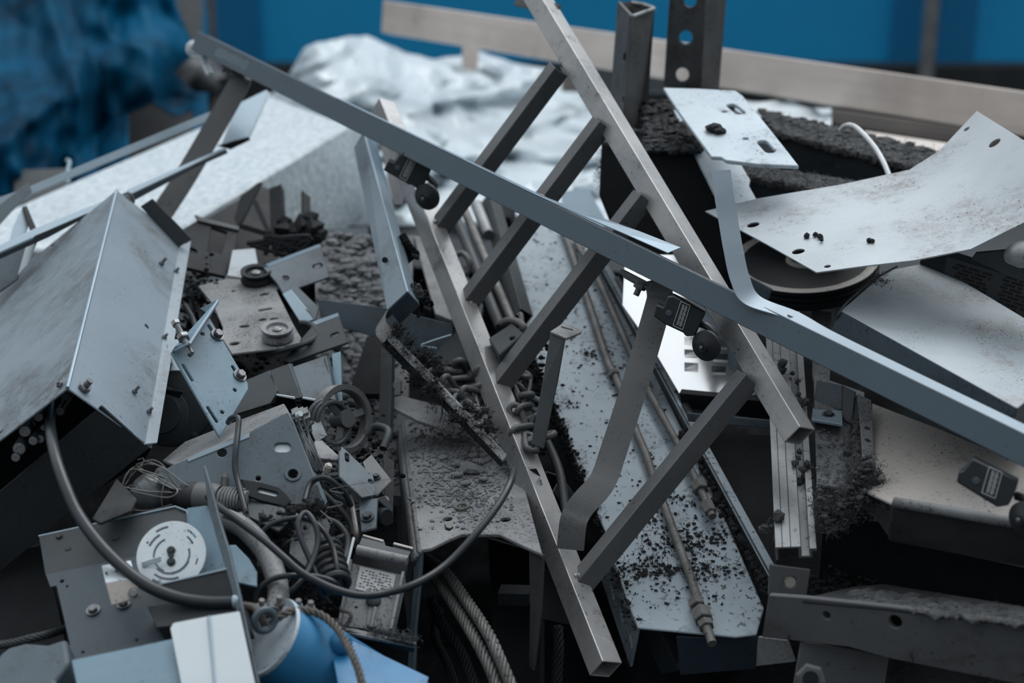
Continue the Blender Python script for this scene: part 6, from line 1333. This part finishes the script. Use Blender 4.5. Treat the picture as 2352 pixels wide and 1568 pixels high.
patch([(1120, 900, 60, 60, 2.48, 160), (1230, 900, 24, 80, 2.40, 120), (1010, 880, 40, 30, 2.46, 80)], M_RUBBLE, 'debris', 'dark debris under the heavy chain', 'debris', (.001, .0045))
patch([(1900, 1340, 60, 14, 2.10, 120), (1690, 1180, 40, 90, 2.40, 60)], M_LINTB, 'debris', 'dark debris behind the big lower channel beam', 'debris', (.001, .004))
def scrap(pts, m_, label, cat='plate', name='scrap_plate', th=.003): facet(name, pts, th, m_, label=label, cat=cat)
scrap([(576, 1166, 2.06), (640, 1180, 2.05), (636, 1240, 2.0), (590, 1226, 2.01)], M_MUD, 'dark scrap plate under the black slotted bracket')
scrap([(738, 1120, 2.14), (800, 1150, 2.12), (790, 1178, 2.12), (726, 1150, 2.14)], M_DARK, 'dark scrap flat between the box bracket foot and the folded clip')
scrap([(700, 956, 2.22), (726, 940, 2.24), (752, 1000, 2.20), (726, 1016, 2.18)], M_MID, 'grey scrap plate behind the wire cluster')
scrap([(424, 650, 2.78), (470, 640, 2.78), (468, 720, 2.70), (420, 760, 2.68)], M_DARK, 'dark scrap plate between grey box and pulley plate')
scrap([(452, 700, 2.60), (500, 720, 2.56), (506, 790, 2.50), (470, 800, 2.50)], M_MUD, 'grimy scrap plate behind the blue-grey slotted bracket')
scrap([(650, 830, 2.44), (716, 820, 2.42), (720, 850, 2.38), (660, 860, 2.40)], M_BLACK, 'black scrap piece under the near corner of the pulley plate')
scrap([(790, 1180, 2.14), (818, 1170, 2.13), (816, 1236, 2.10), (792, 1250, 2.10)], M_MUD, 'grimy scrap strip left of the folded clip above the contactor')
scrap([(880, 1040, 2.20), (906, 1060, 2.20), (902, 1200, 2.14), (884, 1210, 2.14)], M_MUD, 'grimy upright scrap between folded clip and inverted channel')
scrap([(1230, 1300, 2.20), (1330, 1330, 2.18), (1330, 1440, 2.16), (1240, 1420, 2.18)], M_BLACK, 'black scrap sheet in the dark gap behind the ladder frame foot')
for pts, r, lab in (([(690, 1110, 2.12), (740, 1130, 2.12), (800, 1190, 2.10), (812, 1230, 2.08)], .004, 'dark cable end lying deep left of the folded clip'),
                    ([(740, 1190, 2.08), (776, 1204, 2.08), (800, 1240, 2.06), (790, 1290, 2.02)], .0045, 'dark tube end lying behind the coil spring'),
                    ([(424, 700, 2.56), (446, 740, 2.52), (452, 800, 2.46), (440, 850, 2.42)], .004, 'dark cable hanging between grey box and slotted bracket'),
                    ([(840, 1000, 2.26), (862, 980, 2.26), (892, 990, 2.24), (880, 1030, 2.22)], .0055, 'dark hose end lying in the gravel left of the inverted channel'),
                    ([(1250, 1000, 2.36), (1284, 1080, 2.28), (1300, 1180, 2.22)], .006, 'dark pipe lying along the left flange of the speckled channel')):
    add('cable', MB().tube(spl(pts, 6), r, 10), M_DARK, label=lab, cat='cable', smooth=True)
m = MB()
for _ in range(12):
    u, v = rnd.gauss(720, 40), rnd.gauss(1250, 70); a = P(u, v, 1.99); 
    m.tube(spl([a, a + Vector((rnd.gauss(0, .02), rnd.gauss(0, .01), rnd.gauss(0, .012))), a + Vector((rnd.gauss(0, .04), rnd.gauss(0, .01), rnd.gauss(0, .02)))], 5), .0005, 4)
add('loose_strands', m, M_DUSTY, label='loose thin wire strands among the looping cables', cat='wires', kind='stuff')
for u, v, d, lab in ((600, 1300, 1.955, 'small dark nut lying on the curved casting'), (575, 985, 2.19, 'small dusty nut on the top edge of the box bracket'), (884, 1152, 2.16, 'small dusty nut beside the folded clip'), (1030, 1212, 2.086, 'small nut near the notched front of the inverted channel')):
    add('nut', MB().lathe(P(u, v, d), Vector((.2, -.5, 1)).normalized(), [(.005, 0), (.0055, .001), (.0055, .005), (.005, .006)], 6), M_PIPE, label=lab, cat='nut')
